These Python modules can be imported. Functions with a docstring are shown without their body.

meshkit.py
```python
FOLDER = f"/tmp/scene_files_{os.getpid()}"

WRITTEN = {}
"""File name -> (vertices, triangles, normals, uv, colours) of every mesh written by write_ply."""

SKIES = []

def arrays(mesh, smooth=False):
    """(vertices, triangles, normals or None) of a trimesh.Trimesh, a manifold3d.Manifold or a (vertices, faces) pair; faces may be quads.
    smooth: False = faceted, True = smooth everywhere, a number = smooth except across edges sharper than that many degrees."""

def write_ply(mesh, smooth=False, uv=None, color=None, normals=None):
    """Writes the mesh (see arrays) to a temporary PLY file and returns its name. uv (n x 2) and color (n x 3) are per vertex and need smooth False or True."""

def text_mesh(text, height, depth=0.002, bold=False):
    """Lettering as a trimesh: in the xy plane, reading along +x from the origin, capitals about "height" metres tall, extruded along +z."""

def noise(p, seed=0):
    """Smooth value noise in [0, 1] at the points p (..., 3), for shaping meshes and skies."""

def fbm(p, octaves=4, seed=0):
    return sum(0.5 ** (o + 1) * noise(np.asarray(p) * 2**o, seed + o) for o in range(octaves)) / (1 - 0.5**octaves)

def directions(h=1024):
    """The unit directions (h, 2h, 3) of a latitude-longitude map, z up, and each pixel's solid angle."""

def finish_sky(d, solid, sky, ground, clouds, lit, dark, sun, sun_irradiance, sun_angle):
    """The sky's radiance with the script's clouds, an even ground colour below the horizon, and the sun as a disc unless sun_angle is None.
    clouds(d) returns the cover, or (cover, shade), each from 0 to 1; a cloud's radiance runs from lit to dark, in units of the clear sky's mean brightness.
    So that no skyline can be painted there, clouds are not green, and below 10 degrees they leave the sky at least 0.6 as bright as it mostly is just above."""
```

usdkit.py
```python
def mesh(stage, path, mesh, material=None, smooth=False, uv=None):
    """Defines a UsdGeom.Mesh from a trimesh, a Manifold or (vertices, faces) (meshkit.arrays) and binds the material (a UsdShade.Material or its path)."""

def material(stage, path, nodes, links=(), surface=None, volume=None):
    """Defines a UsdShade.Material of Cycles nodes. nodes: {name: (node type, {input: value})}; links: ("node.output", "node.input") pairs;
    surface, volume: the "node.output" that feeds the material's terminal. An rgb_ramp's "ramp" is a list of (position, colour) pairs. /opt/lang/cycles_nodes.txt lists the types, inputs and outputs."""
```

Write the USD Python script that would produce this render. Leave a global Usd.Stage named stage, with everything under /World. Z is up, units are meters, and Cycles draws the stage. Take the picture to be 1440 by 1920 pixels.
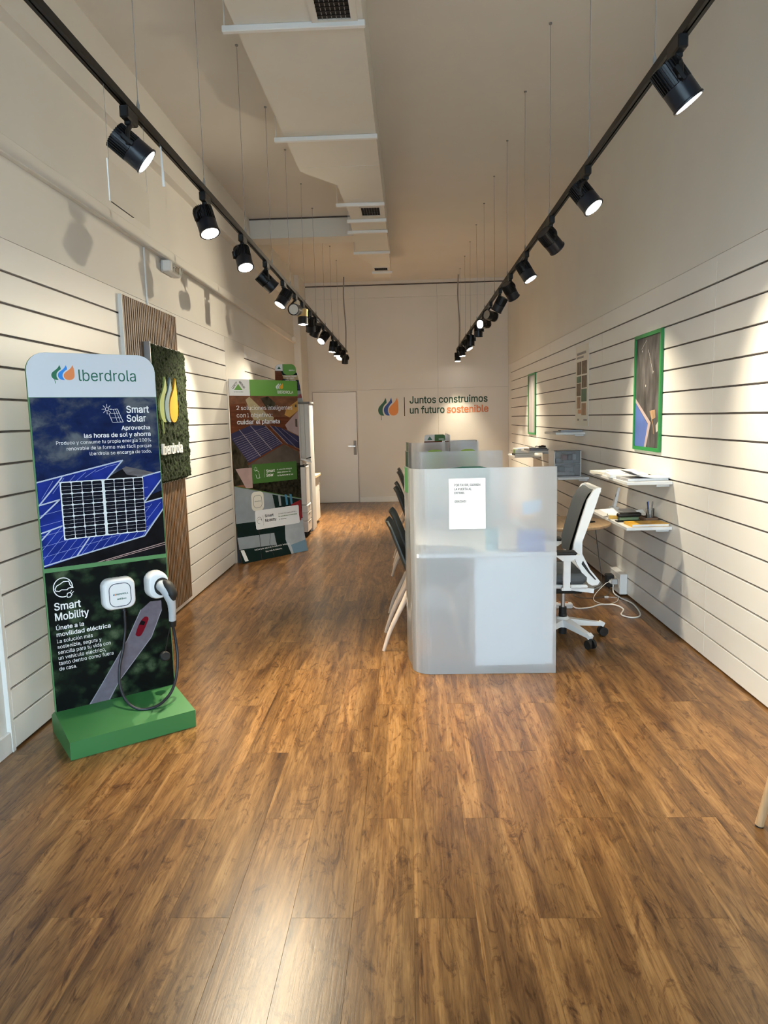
import math, random
import numpy as np
import trimesh
from shapely.geometry import Polygon, LineString, box as sbox, Point
from shapely import affinity
from pxr import Usd, UsdGeom, UsdLux, UsdShade, Gf, Sdf
import usdkit, meshkit

random.seed(7)
RNG = np.random.default_rng(11)
stage = Usd.Stage.CreateInMemory()
UsdGeom.SetStageUpAxis(stage, UsdGeom.Tokens.z)
UsdGeom.SetStageMetersPerUnit(stage, 1.0)
UsdGeom.Xform.Define(stage, '/World')
UsdGeom.Scope.Define(stage, '/World/Looks')

# ------------------------------------------------------------------ camera
CAM_H, CAM_F = 1.52, 1340.0
_y = np.array([45., -177., CAM_F]); _y /= np.linalg.norm(_y)
_x = np.array([1., -.0245, 0.]); _x -= _y * (_x @ _y); _x /= np.linalg.norm(_x)
_z = np.cross(_x, _y)
if _z[1] > 0: _z = -_z
_M = np.stack([_x, _y, _z])                      # world = M @ (right, down, forward)
cam = UsdGeom.Camera.Define(stage, '/World/camera')
cam.CreateHorizontalApertureAttr(36.0)
cam.CreateFocalLengthAttr(36.0 * CAM_F / 1440.0)
cam.CreateExposureAttr(0.17)
_r, _u, _b = _M[:, 0], -_M[:, 1], -_M[:, 2]
cam.AddTransformOp().Set(Gf.Matrix4d(*_r, 0, *_u, 0, *_b, 0, 0, 0, CAM_H, 1))

# ------------------------------------------------------------------ light of the place
SPOT_POWER = 6900.0
SPOT_COLOR = (1.0, 0.875, 0.65)
sky = UsdLux.DomeLight.Define(stage, '/World/sky')
sky.CreateIntensityAttr(2.6)
sky.CreateColorAttr(Gf.Vec3f(0.62, 0.82, 1.0))

# ------------------------------------------------------------------ materials
LOOKS = {}
def pm(name, col, rough=0.5, metal=0.0, noise=0.0, nscale=(8, 8, 8), bump=0.0, bscale=60.0, **kw):
    """principled material, with a little tone variation and fine relief on request"""
    p = {'base_color': col, 'roughness': rough, 'metallic': metal}; p.update(kw)
    nodes, links = {'p': ('principled_bsdf', p)}, []
    if noise or bump:
        nodes['g'] = ('geometry', {})
    if noise:
        nodes['m'] = ('mapping', {'scale': nscale})
        nodes['n'] = ('noise_texture', {'scale': 1.0, 'detail': 4.0})
        c = np.array(col)
        nodes['r'] = ('rgb_ramp', {'ramp': [(0.3, tuple(c * (1 - noise))), (0.7, tuple(np.minimum(c * (1 + noise), 1)))]})
        links += [('g.position', 'm.vector'), ('m.vector', 'n.vector'), ('n.fac', 'r.fac'), ('r.color', 'p.base_color')]
    if bump:
        nodes['bn'] = ('noise_texture', {'scale': bscale, 'detail': 3.0})
        nodes['b'] = ('bump', {'strength': bump, 'distance': 0.002})
        links += [('g.position', 'bn.vector'), ('bn.fac', 'b.height'), ('b.normal', 'p.normal')]
    LOOKS[name] = usdkit.material(stage, '/World/Looks/' + name, nodes, links, surface='p.BSDF')
    return LOOKS[name]

pm('wall_paint', (.74, .71, .655), .62, noise=.02, nscale=(2, 2, 2), bump=.12, bscale=180)
pm('ceiling_paint', (.70, .66, .60), .75, noise=.02, nscale=(2, 2, 2))
pm('board_white', (.80, .775, .73), .38, noise=.012, nscale=(1.5, 1.5, 1.5))
pm('groove_dark', (.10, .085, .08), .6)
pm('trim_white', (.78, .77, .74), .45)
pm('duct_paint', (.72, .69, .63), .6, noise=.02, nscale=(3, 3, 3))
pm('white_metal', (.82, .82, .81), .35)
pm('black_metal', (.007, .007, .008), .42, specular_ior_level=.35)
pm('black_rail', (.007, .0065, .006), .45, specular_ior_level=.25)
pm('blue_black', (.008, .010, .016), .3, specular_ior_level=.35)
pm('brass', (.55, .38, .16), .35, .6)
pm('steel', (.55, .55, .55), .3, 1.0)
pm('wire_grey', (.28, .27, .26), .5)
pm('vent_black', (.012, .012, .012), .7)
pm('stand_green', (.042, .175, .050), .45)
pm('edge_green', (.09, .25, .09), .5)
pm('print_white', (.66, .70, .76), .35)
pm('text_white', (.88, .88, .88), .5)
pm('text_dark', (.02, .02, .022), .5)
pm('text_grey', (.12, .12, .13), .5)
pm('brand_green', (.012, .16, .075), .5)
pm('brand_blue', (.02, .25, .78), .5)
pm('brand_orange', (.80, .25, .08), .5)
pm('text_teal', (.008, .13, .085), .5)
pm('wall_green', (.02, .10, .045), .5)
pm('wall_blue', (.025, .075, .30), .5)
pm('wall_orange', (.80, .28, .055), .5)
pm('wall_text_green', (.016, .06, .03), .5)
pm('wall_text_orange', (.68, .20, .07), .5)
pm('drop_lime', (.42, .52, .18), .45)
pm('drop_steel', (.22, .33, .37), .45)
pm('drop_yellow', (.90, .42, .02), .45)
pm('cell_black', (.004, .005, .012), .35, specular_ior_level=.10)
pm('panel_frame', (.78, .82, .84), .4)
pm('pv_blue', (.012, .028, .24), .3, noise=.35, nscale=(9, 9, 9), specular_ior_level=.10)
pm('pv_line', (.30, .38, .68), .4)
pm('pv_rail', (.46, .53, .66), .4)
pm('print_black', (.006, .006, .008), .35, noise=.5, nscale=(14, 14, 14), specular_ior_level=.10)
pm('roof_grey', (.14, .13, .14), .5, noise=.3, nscale=(20, 20, 60), specular_ior_level=.10)
pm('road_grey', (.155, .135, .165), .45, noise=.12, nscale=(30, 30, 30), specular_ior_level=.10)
pm('road_edge', (.30, .29, .33), .45, specular_ior_level=.10)
pm('print_red', (.16, .004, .012), .4, specular_ior_level=.10)
pm('charger_white', (.84, .85, .86), .22)
pm('charger_line', (.05, .07, .10), .4)
pm('cable_black', (.012, .014, .020), .4)
pm('plug_grey', (.50, .53, .56), .35)
pm('moss', (.013, .026, .003), .95, noise=.85, nscale=(55, 55, 55))
pm('wood_backing', (.016, .012, .010), .9)
pm('cardboard_green', (.13, .36, .05), .5)
pm('card_green_dark', (.055, .16, .028), .5)
pm('paper_white', (.85, .86, .87), .6)
pm('paper_cream', (.80, .77, .68), .6)
pm('brown_print', (.20, .085, .045), .5, noise=.35, nscale=(9, 9, 14), specular_ior_level=.10)
pm('rust_print', (.15, .045, .020), .5, noise=.3, nscale=(4, 4, 40), specular_ior_level=.10)
pm('cream_print', (.48, .38, .22), .5, noise=.12, specular_ior_level=.10)
pm('yellow_print', (.62, .33, .09), .5, noise=.12, specular_ior_level=.10)
pm('pink_print', (.46, .32, .30), .5, noise=.1, specular_ior_level=.10)
pm('pv_dark', (.045, .042, .095), .35, noise=.25, nscale=(6, 6, 6), specular_ior_level=.10)
pm('pv_dark_line', (.38, .33, .36), .4)
pm('gable_print', (.11, .085, .068), .5, noise=.2, specular_ior_level=.10)
pm('bush_print', (.022, .020, .013), .5, noise=.9, nscale=(26, 26, 26), specular_ior_level=.10)
pm('tree_print', (.052, .043, .026), .5, noise=.7, nscale=(18, 18, 12), specular_ior_level=.10)
pm('bluegrey_print', (.30, .34, .37), .45, noise=.06, specular_ior_level=.10)
pm('dark_teal_print', (.010, .022, .020), .4, specular_ior_level=.10)
pm('cyan_print', (.06, .22, .36), .4)
pm('car_grey_print', (.42, .46, .50), .35, noise=.1)
pm('blue_strip_print', (.16, .27, .36), .4)
pm('red_print', (.28, .015, .02), .4)
pm('chair_shell', (.022, .032, .034), .55)
pm('seat_fabric', (.095, .105, .112), .9, bump=.4, bscale=900)
pm('pale_wood', (.66, .50, .38), .5, noise=.12, nscale=(60, 60, 5))
pm('oak_top', (.74, .52, .31), .42, noise=.14, nscale=(40, 4, 40))
pm('leg_wood', (.50, .31, .16), .45, noise=.22, nscale=(60, 60, 6))
pm('desk_white', (.80, .81, .82), .4)
pm('frame_green', (.018, .24, .055), .4)
pm('poster_dark', (.085, .080, .080), .3, noise=.55, nscale=(22, 12, 5), specular_ior_level=.10)
pm('poster_blue', (.09, .15, .42), .3, noise=.1, specular_ior_level=.10)
pm('poster_pink', (.46, .36, .36), .3)
pm('poster_mark', (.50, .48, .44), .3)
pm('poster_grey', (.33, .32, .33), .3, noise=.25, nscale=(20, 30, 3), specular_ior_level=.10)
pm('photo_brown', (.16, .11, .065), .5, noise=.6, nscale=(28, 28, 14))
pm('photo_green', (.08, .17, .10), .5, noise=.35, nscale=(28, 28, 14))
pm('photo_tan', (.36, .22, .12), .5, noise=.3, nscale=(28, 28, 14))
pm('photo_orange', (.62, .28, .15), .5)
pm('book_yellow', (.80, .42, .035), .4, noise=.35, nscale=(14, 9, 9))
pm('book_green', (.16, .30, .045), .45)
pm('book_dark', (.02, .02, .022), .45)
pm('paper_grey', (.45, .45, .47), .5, noise=.2, nscale=(12, 12, 40))
pm('tray_brown', (.17, .10, .06), .6)
pm('stapler_black', (.010, .010, .010), .4)
pm('stapler_green', (.17, .24, .14), .3)
pm('copier_white', (.82, .81, .79), .4)
pm('locker_grey', (.56, .56, .56), .45)
pm('locker_top', (.15, .15, .15), .5)
pm('cabinet_white', (.78, .76, .72), .45)
pm('dark_green', (.008, .10, .05), .4)
pm('lime_green', (.32, .46, .04), .45)
pm('bin_blue', (.10, .17, .50), .5)
pm('bin_teal', (.12, .38, .44), .5)
pm('tub_blue', (.10, .14, .19), .5)
pm('outside_ground', (.42, .42, .41), .8)
pm('cable_white', (.80, .78, .74), .45)
pm('cable_grey', (.10, .095, .09), .5)
pm('foot_black', (.01, .01, .01), .6)

def mk(name, nodes, links, surface):
    LOOKS[name] = usdkit.material(stage, '/World/Looks/' + name, nodes, links, surface=surface)

mk('lamp_glow', {'e': ('emission', {'color': (1.0, .93, .82), 'strength': 22.0})}, [], 'e.emission')
mk('lamp_dim', {'p': ('principled_bsdf', {'base_color': (.55, .55, .55), 'roughness': .12, 'metallic': 1.0})}, [], 'p.BSDF')
mk('pane_glass', {'f': ('fresnel', {'IOR': 1.45}), 't': ('transparent_bsdf', {'color': (.97, .985, .98)}), 'g': ('glossy_bsdf', {'roughness': .01, 'color': (1, 1, 1)}),
                  'm': ('mix_closure', {})}, [('f.fac', 'm.fac'), ('t.BSDF', 'm.closure1'), ('g.BSDF', 'm.closure2')], 'm.closure')
mk('clear_acrylic', {'f': ('fresnel', {'IOR': 1.45}), 't': ('transparent_bsdf', {'color': (.95, .955, .945)}), 'g': ('glossy_bsdf', {'roughness': .05, 'color': (1, 1, 1)}),
                     'd': ('diffuse_bsdf', {'color': (.72, .73, .70)}), 'a': ('mix_closure', {'fac': .06}),
                     'm': ('mix_closure', {})}, [('f.fac', 'm.fac'), ('t.BSDF', 'a.closure1'), ('d.BSDF', 'a.closure2'), ('a.closure', 'm.closure1'), ('g.BSDF', 'm.closure2')], 'm.closure')
mk('clear_film', {'t': ('transparent_bsdf', {'color': (.985, .985, .98)}), 'g': ('glossy_bsdf', {'roughness': .1, 'color': (1, 1, 1)}), 'm': ('mix_closure', {'fac': .02})}, [('t.BSDF', 'm.closure1'), ('g.BSDF', 'm.closure2')], 'm.closure')
mk('smoke_acrylic', {'f': ('fresnel', {'IOR': 1.45}), 't': ('transparent_bsdf', {'color': (.90, .91, .92)}), 'g': ('glossy_bsdf', {'roughness': .08, 'color': (1, 1, 1)}),
                     'd': ('diffuse_bsdf', {'color': (.5, .5, .5)}), 'a': ('mix_closure', {'fac': .20}),
                     'm': ('mix_closure', {})}, [('f.fac', 'm.fac'), ('t.BSDF', 'a.closure1'), ('d.BSDF', 'a.closure2'), ('a.closure', 'm.closure1'), ('g.BSDF', 'm.closure2')], 'm.closure')
# frosted white acrylic: part scattered through, part rough refraction, a soft gloss on top
mk('frosted_acrylic', {'r': ('refraction_bsdf', {'color': (.97, .98, .99), 'roughness': .30, 'IOR': 1.06}),
                       'tl': ('translucent_bsdf', {'color': (.95, .96, .965)}), 'd': ('diffuse_bsdf', {'color': (.92, .925, .93)}),
                       'a': ('mix_closure', {'fac': .55}), 'b': ('mix_closure', {'fac': .34}),
                       'g': ('glossy_bsdf', {'roughness': .14, 'color': (1, 1, 1)}), 'f': ('fresnel', {'IOR': 1.4}), 'm': ('mix_closure', {})},
   [('tl.BSDF', 'a.closure1'), ('d.BSDF', 'a.closure2'), ('r.BSDF', 'b.closure1'), ('a.closure', 'b.closure2'),
    ('f.fac', 'm.fac'), ('b.closure', 'm.closure1'), ('g.BSDF', 'm.closure2')], 'm.closure')
# printed sky with clouds
mk('sky_print', {'g': ('geometry', {}), 'm': ('mapping', {'scale': (5.2, 5.2, 6.5), 'location': (1.3, .4, 2.2)}),
                 'n': ('noise_texture', {'scale': 1.0, 'detail': 8.0, 'roughness': .58, 'distortion': .35}),
                 'r': ('rgb_ramp', {'ramp': [(0.0, (.002, .004, .024)), (.36, (.003, .009, .050)), (.49, (.006, .017, .085)), (.55, (.028, .040, .085)), (.63, (.10, .115, .14)), (.8, (.17, .185, .21))]}),
                 'p': ('principled_bsdf', {'roughness': .5, 'specular_ior_level': .1})},
   [('g.position', 'm.vector'), ('m.vector', 'n.vector'), ('n.fac', 'r.fac'), ('r.color', 'p.base_color')], 'p.BSDF')
# printed aerial view of tree crowns
mk('forest_print', {'g': ('geometry', {}), 'm': ('mapping', {'scale': (11, 11, 13)}),
                    'v': ('voronoi_texture', {'scale': 1.0, 'detail': 1.0}), 'n': ('noise_texture', {'scale': 60.0, 'detail': 5.0, 'roughness': .7}),
                    'n2': ('noise_texture', {'scale': 5.0, 'detail': 2.0}), 'v1': ('math', {'math_type': 'multiply_add', 'value2': -1.15, 'value3': 1.0}),
                    'n3': ('map_range', {'from_min': .38, 'from_max': .66, 'to_min': .12, 'to_max': 1.0, 'clamp': True}),
                    'x': ('math', {'math_type': 'multiply'}), 'y': ('math', {'math_type': 'multiply'}),
                    'r': ('rgb_ramp', {'ramp': [(0.008, (.0025, .004, .0036)), (.04, (.007, .014, .008)), (.09, (.020, .036, .018)), (.17, (.050, .076, .040)), (.28, (.085, .115, .066))]}),
                    'p': ('principled_bsdf', {'roughness': .5, 'specular_ior_level': .1})},
   [('g.position', 'm.vector'), ('m.vector', 'v.vector'), ('g.position', 'n.vector'), ('g.position', 'n2.vector'), ('v.distance', 'v1.value1'), ('n2.fac', 'n3.value'), ('v1.value', 'x.value1'), ('n.fac', 'x.value2'),
    ('x.value', 'y.value1'), ('n3.result', 'y.value2'), ('y.value', 'r.fac'), ('r.color', 'p.base_color')], 'p.BSDF')
# wood laminate of the floor: streaks along the room, dark knots, every plank offset by its own random number
mk('plank_wood', {'g': ('geometry', {}), 'o': ('object_info', {}), 'om': ('math', {'math_type': 'multiply', 'value2': 47.0}),
                  'oc': ('combine_xyz', {'z': 0.0}), 'add': ('vector_math', {'math_type': 'add'}),
                  'm1': ('mapping', {'scale': (15, 1.5, 1)}), 'n1': ('noise_texture', {'scale': 1.0, 'detail': 8.0, 'roughness': .66, 'distortion': 1.1}),
                  'r1': ('rgb_ramp', {'ramp': [(0.24, (.066, .029, .009)), (.38, (.162, .073, .023)), (.50, (.260, .127, .041)), (.62, (.360, .187, .066)), (.78, (.475, .270, .110))]}),
                  'm2': ('mapping', {'scale': (150, 6, 1)}), 'n2': ('noise_texture', {'scale': 1.0, 'detail': 5.0, 'roughness': .7}),
                  'r2': ('rgb_ramp', {'ramp': [(0.30, (.42, .38, .33)), (.52, (1.0, 1.0, 1.0)), (.72, (1.22, 1.22, 1.2))]}),
                  'm3': ('mapping', {'scale': (13, 4.2, 1)}), 'n3': ('noise_texture', {'scale': 1.0, 'detail': 6.0, 'roughness': .72, 'distortion': 2.6}),
                  'r3': ('rgb_ramp', {'ramp': [(.53, (1, 1, 1)), (.60, (.66, .60, .54)), (.70, (.24, .18, .14))]}),
                  'sx': ('separate_xyz', {}), 'fm': ('math', {'math_type': 'multiply', 'value2': 15.79}), 'ff': ('math', {'math_type': 'floor'}), 'fc': ('combine_xyz', {'z': 0.0}), 'wn': ('white_noise_texture', {'dimensions': '2D'}),
                  'rt': ('rgb_ramp', {'ramp': [(0, (.62, .61, .60)), (.5, (.76, .76, .75)), (1, (.95, .94, .92))]}),
                  'x1': ('mix_color', {'blend_type': 'multiply', 'fac': .85}), 'x2': ('mix_color', {'blend_type': 'multiply', 'fac': .95}), 'x3': ('mix_color', {'blend_type': 'multiply', 'fac': 1.0}),
                  'bm': ('bump', {'strength': .10, 'distance': .002}),
                  'p': ('principled_bsdf', {'roughness': .27, 'specular_ior_level': .45})},
   [('o.random', 'om.value1'), ('om.value', 'oc.x'), ('om.value', 'oc.y'), ('g.position', 'add.vector1'), ('oc.vector', 'add.vector2'),
    ('add.vector', 'm1.vector'), ('m1.vector', 'n1.vector'), ('n1.fac', 'r1.fac'), ('add.vector', 'm2.vector'), ('m2.vector', 'n2.vector'), ('n2.fac', 'r2.fac'),
    ('add.vector', 'm3.vector'), ('m3.vector', 'n3.vector'), ('n3.fac', 'r3.fac'), ('r1.color', 'x1.a'), ('r2.color', 'x1.b'), ('x1.result', 'x2.a'), ('r3.color', 'x2.b'),
    ('g.position', 'sx.vector'), ('sx.x', 'fm.value1'), ('fm.value', 'ff.value1'), ('ff.value', 'fc.x'), ('om.value', 'fc.y'), ('fc.vector', 'wn.vector'),
    ('wn.value', 'rt.fac'), ('x2.result', 'x3.a'), ('rt.color', 'x3.b'), ('x3.result', 'p.base_color'), ('n2.fac', 'bm.height'), ('bm.normal', 'p.normal')], 'p.BSDF')
mk('slat_wood', {'g': ('geometry', {}), 'o': ('object_info', {}), 'om': ('math', {'math_type': 'multiply', 'value2': 31.0}), 'oc': ('combine_xyz', {'z': 0.0}),
                 'add': ('vector_math', {'math_type': 'add'}), 'm': ('mapping', {'scale': (60, 60, 3)}), 'n': ('noise_texture', {'scale': 1.0, 'detail': 5.0}),
                 'r': ('rgb_ramp', {'ramp': [(.3, (.145, .080, .042)), (.7, (.31, .19, .108))]}), 'p': ('principled_bsdf', {'roughness': .5})},
   [('o.random', 'om.value1'), ('om.value', 'oc.x'), ('om.value', 'oc.y'), ('g.position', 'add.vector1'), ('oc.vector', 'add.vector2'), ('add.vector', 'm.vector'),
    ('m.vector', 'n.vector'), ('n.fac', 'r.fac'), ('r.color', 'p.base_color')], 'p.BSDF')

# ------------------------------------------------------------------ prims
COUNT = {}
def numbered(parent, name):
    k = (str(parent), name); n = COUNT.get(k, 0); COUNT[k] = n + 1
    return name if n == 0 else f'{name}_{n:03d}'
def path_of(parent):
    return '/World' if parent is None else str(parent.GetPath())
def obj(name, mesh, m, parent=None, smooth=30, label=None):
    base = path_of(parent)
    if isinstance(mesh, list): mesh = trimesh.util.concatenate(mesh)
    p = usdkit.mesh(stage, base + '/' + numbered(base, name), mesh, LOOKS[m], smooth=smooth).GetPrim()
    if label: p.SetCustomDataByKey('label', label)
    return p
def data(p, label=None, cat=None, group=None, kind=None):
    for k, v in (('label', label), ('category', cat), ('group', group), ('kind', kind)):
        if v: p.SetCustomDataByKey(k, v)
    return p
def thing(name, label, cat, loc=(0, 0, 0), rotz=0.0, group=None, kind=None):
    x = UsdGeom.Xform.Define(stage, '/World/' + numbered('/World', name))
    x.AddTranslateOp().Set(Gf.Vec3d(*map(float, loc)))
    if rotz: x.AddRotateZOp().Set(float(rotz))
    return data(x.GetPrim(), label, cat, group, kind)
def copy_of(src, label, loc, rotz=0.0, group=None):
    was = src.GetCustomData()
    r = thing(src.GetName().split('_0')[0], label, was['category'], loc, rotz, group or was.get('group'))
    r.GetReferences().AddInternalReference(src.GetPath()); r.SetInstanceable(True)
    return r
def struct(name, mesh, m, label=None, parent=None, smooth=False):
    p = obj(name, mesh, m, parent, smooth)
    return data(p, label, None, None, 'structure') if parent is None else p

# ------------------------------------------------------------------ shapes
def box(x0, x1, y0, y1, z0, z1, c=0.0):
    x0, x1 = min(x0, x1), max(x0, x1); y0, y1 = min(y0, y1), max(y0, y1); z0, z1 = min(z0, z1), max(z0, z1)
    if c <= 0:
        b = trimesh.creation.box([x1 - x0, y1 - y0, z1 - z0]); b.apply_translation([(x0 + x1) / 2, (y0 + y1) / 2, (z0 + z1) / 2]); return b
    pts = []
    for sx in (0, 1):
        for sy in (0, 1):
            for sz in (0, 1):
                X, Y, Z = (x1 if sx else x0), (y1 if sy else y0), (z1 if sz else z0)
                dx, dy, dz = (-c if sx else c), (-c if sy else c), (-c if sz else c)
                pts += [[X, Y + dy, Z + dz], [X + dx, Y, Z + dz], [X + dx, Y + dy, Z]]
    return trimesh.convex.convex_hull(np.array(pts))
def cyl(p0, p1, r, n=16, r1=None):
    p0, p1 = np.array(p0, float), np.array(p1, float)
    return lathe([(r, 0), (r if r1 is None else r1, np.linalg.norm(p1 - p0))], n, p0, p1 - p0)
def lathe(prof, n=24, at=(0, 0, 0), axis=(0, 0, 1), close=True):
    """revolves (radius, height) pairs about axis; open ends are capped"""
    prof = list(prof)
    if close:
        if prof[0][0] > 1e-6: prof = [(0, prof[0][1])] + prof
        if prof[-1][0] > 1e-6: prof = prof + [(0, prof[-1][1])]
    a = np.linspace(0, 2 * np.pi, n, endpoint=False); v = []; f = []
    for r, h in prof: v += [[r * math.cos(t), r * math.sin(t), h] for t in a]
    for i in range(len(prof) - 1):
        for k in range(n):
            q = [i * n + k, i * n + (k + 1) % n, (i + 1) * n + (k + 1) % n, (i + 1) * n + k]
            f += [[q[0], q[1], q[2]], [q[0], q[2], q[3]]]
    m = trimesh.Trimesh(np.array(v, float), np.array(f)); m.merge_vertices(); m.update_faces(m.nondegenerate_faces())
    ax = np.array(axis, float); ax /= np.linalg.norm(ax)
    T = trimesh.geometry.align_vectors([0, 0, 1], ax); T[:3, 3] = at; m.apply_transform(T)
    return m
def tube(pts, r, n=8, sub=6):
    """round tube along a Catmull-Rom curve through pts"""
    P = np.array(pts, float)
    if sub > 1 and len(P) > 2:
        Q = np.vstack([2 * P[0] - P[1], P, 2 * P[-1] - P[-2]]); out = []
        for i in range(1, len(Q) - 2):
            for t in np.linspace(0, 1, sub, endpoint=False):
                a, b, c, d = Q[i - 1], Q[i], Q[i + 1], Q[i + 2]
                out.append(.5 * (2 * b + (c - a) * t + (2 * a - 5 * b + 4 * c - d) * t * t + (3 * b - a - 3 * c + d) * t ** 3))
        P = np.array(out + [P[-1]])
    R = np.full(len(P), r) if np.ndim(r) == 0 else np.interp(np.linspace(0, 1, len(P)), np.linspace(0, 1, len(r)), r)
    T = np.gradient(P, axis=0); T /= np.maximum(np.linalg.norm(T, axis=1, keepdims=True), 1e-9)
    u = np.cross(T[0], [0, 0, 1.]);
    if np.linalg.norm(u) < 1e-3: u = np.cross(T[0], [1., 0, 0])
    u /= np.linalg.norm(u); v = []; a = np.linspace(0, 2 * np.pi, n, endpoint=False)
    for i in range(len(P)):
        u = u - T[i] * (u @ T[i]); u /= np.linalg.norm(u); w = np.cross(T[i], u)
        v += [P[i] + R[i] * (u * math.cos(t) + w * math.sin(t)) for t in a]
    f = []
    for i in range(len(P) - 1):
        for k in range(n):
            q = [i * n + k, i * n + (k + 1) % n, (i + 1) * n + (k + 1) % n, (i + 1) * n + k]; f += [[q[0], q[1], q[2]], [q[0], q[2], q[3]]]
    for base, flip in ((0, True), ((len(P) - 1) * n, False)):
        for k in range(1, n - 1):
            t = [base, base + k, base + k + 1]; f.append(t[::-1] if flip else t)
    return trimesh.Trimesh(np.array(v), np.array(f), process=False)
def bar(p0, p1, w, h, up=(0, 0, 1), w1=None, h1=None):
    """straight bar of rectangular section, tapering from w x h to w1 x h1"""
    p0, p1 = np.array(p0, float), np.array(p1, float); d = (p1 - p0) / np.linalg.norm(p1 - p0)
    s = np.cross(d, up); s /= np.linalg.norm(s); t = np.cross(s, d); w1 = w if w1 is None else w1; h1 = h if h1 is None else h1
    pts = [p0 + s * a * w / 2 + t * b * h / 2 for a in (-1, 1) for b in (-1, 1)] + [p1 + s * a * w1 / 2 + t * b * h1 / 2 for a in (-1, 1) for b in (-1, 1)]
    return trimesh.convex.convex_hull(np.array(pts))
class Plane:
    """a working plane: a runs along U, b along V, c out of the front"""
    def __init__(s, o, U, V=(0, 0, 1)):
        s.o, s.U, s.V = np.array(o, float), np.array(U, float), np.array(V, float); s.U /= np.linalg.norm(s.U); s.V /= np.linalg.norm(s.V); s.N = np.cross(s.U, s.V)
    def put(s, m, c=0.0):
        m = m.copy(); T = np.eye(4); T[:3, 0], T[:3, 1], T[:3, 2] = s.U, s.V, s.N; T[:3, 3] = s.o + s.N * c; m.apply_transform(T); return m
    def flat(s, poly, c=0.0, t=.0006):
        """a polygon (points or shapely) as a slab of thickness t whose back lies c before the plane"""
        if not hasattr(poly, 'geom_type'): poly = Polygon(poly)
        if not poly.is_valid: poly = poly.buffer(0)
        gs = getattr(poly, 'geoms', [poly])
        return s.put(trimesh.util.concatenate([trimesh.creation.extrude_polygon(g, t, engine='earcut') for g in gs if g.area > 1e-9]), c)
    def text(s, txt, a, b, h, w=None, c=0.0, t=.0006, bold=False, right=False, shear=0.0, rot=0.0):
        m = meshkit.text_mesh(txt.replace('I', 'l'), 1.0, 1.0, bold); v = m.vertices.copy(); v[:, 0] -= v[:, 0].min()
        sx = h if w is None else w / v[:, 0].max()
        v[:, 0] = v[:, 0] * sx; v[:, 1] *= h; v[:, 2] *= t
        if right: v[:, 0] -= v[:, 0].max()
        if rot: cs, sn = math.cos(rot), math.sin(rot); v[:, :2] = v[:, :2] @ np.array([[cs, sn], [-sn, cs]])
        v[:, 0] += a; v[:, 1] += b; m.vertices = v
        return s.put(m, c)
def rrect(x0, x1, y0, y1, r):
    return sbox(x0 + r, y0 + r, x1 - r, y1 - r).buffer(r, quad_segs=6)
def stroke(pts, w, closed=False):
    return LineString(list(pts) + ([pts[0]] if closed else [])).buffer(w / 2, cap_style=1)
def bez(pts, n=14):
    """closed outline through cubic pieces [(p0,c1,c2,p1), ...]"""
    out = []
    for p0, c1, c2, p1 in pts:
        for t in np.linspace(0, 1, n, endpoint=False):
            out.append(tuple((1 - t) ** 3 * np.array(p0) + 3 * (1 - t) ** 2 * t * np.array(c1) + 3 * (1 - t) * t * t * np.array(c2) + t ** 3 * np.array(p1)))
    return Polygon(out)
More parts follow.
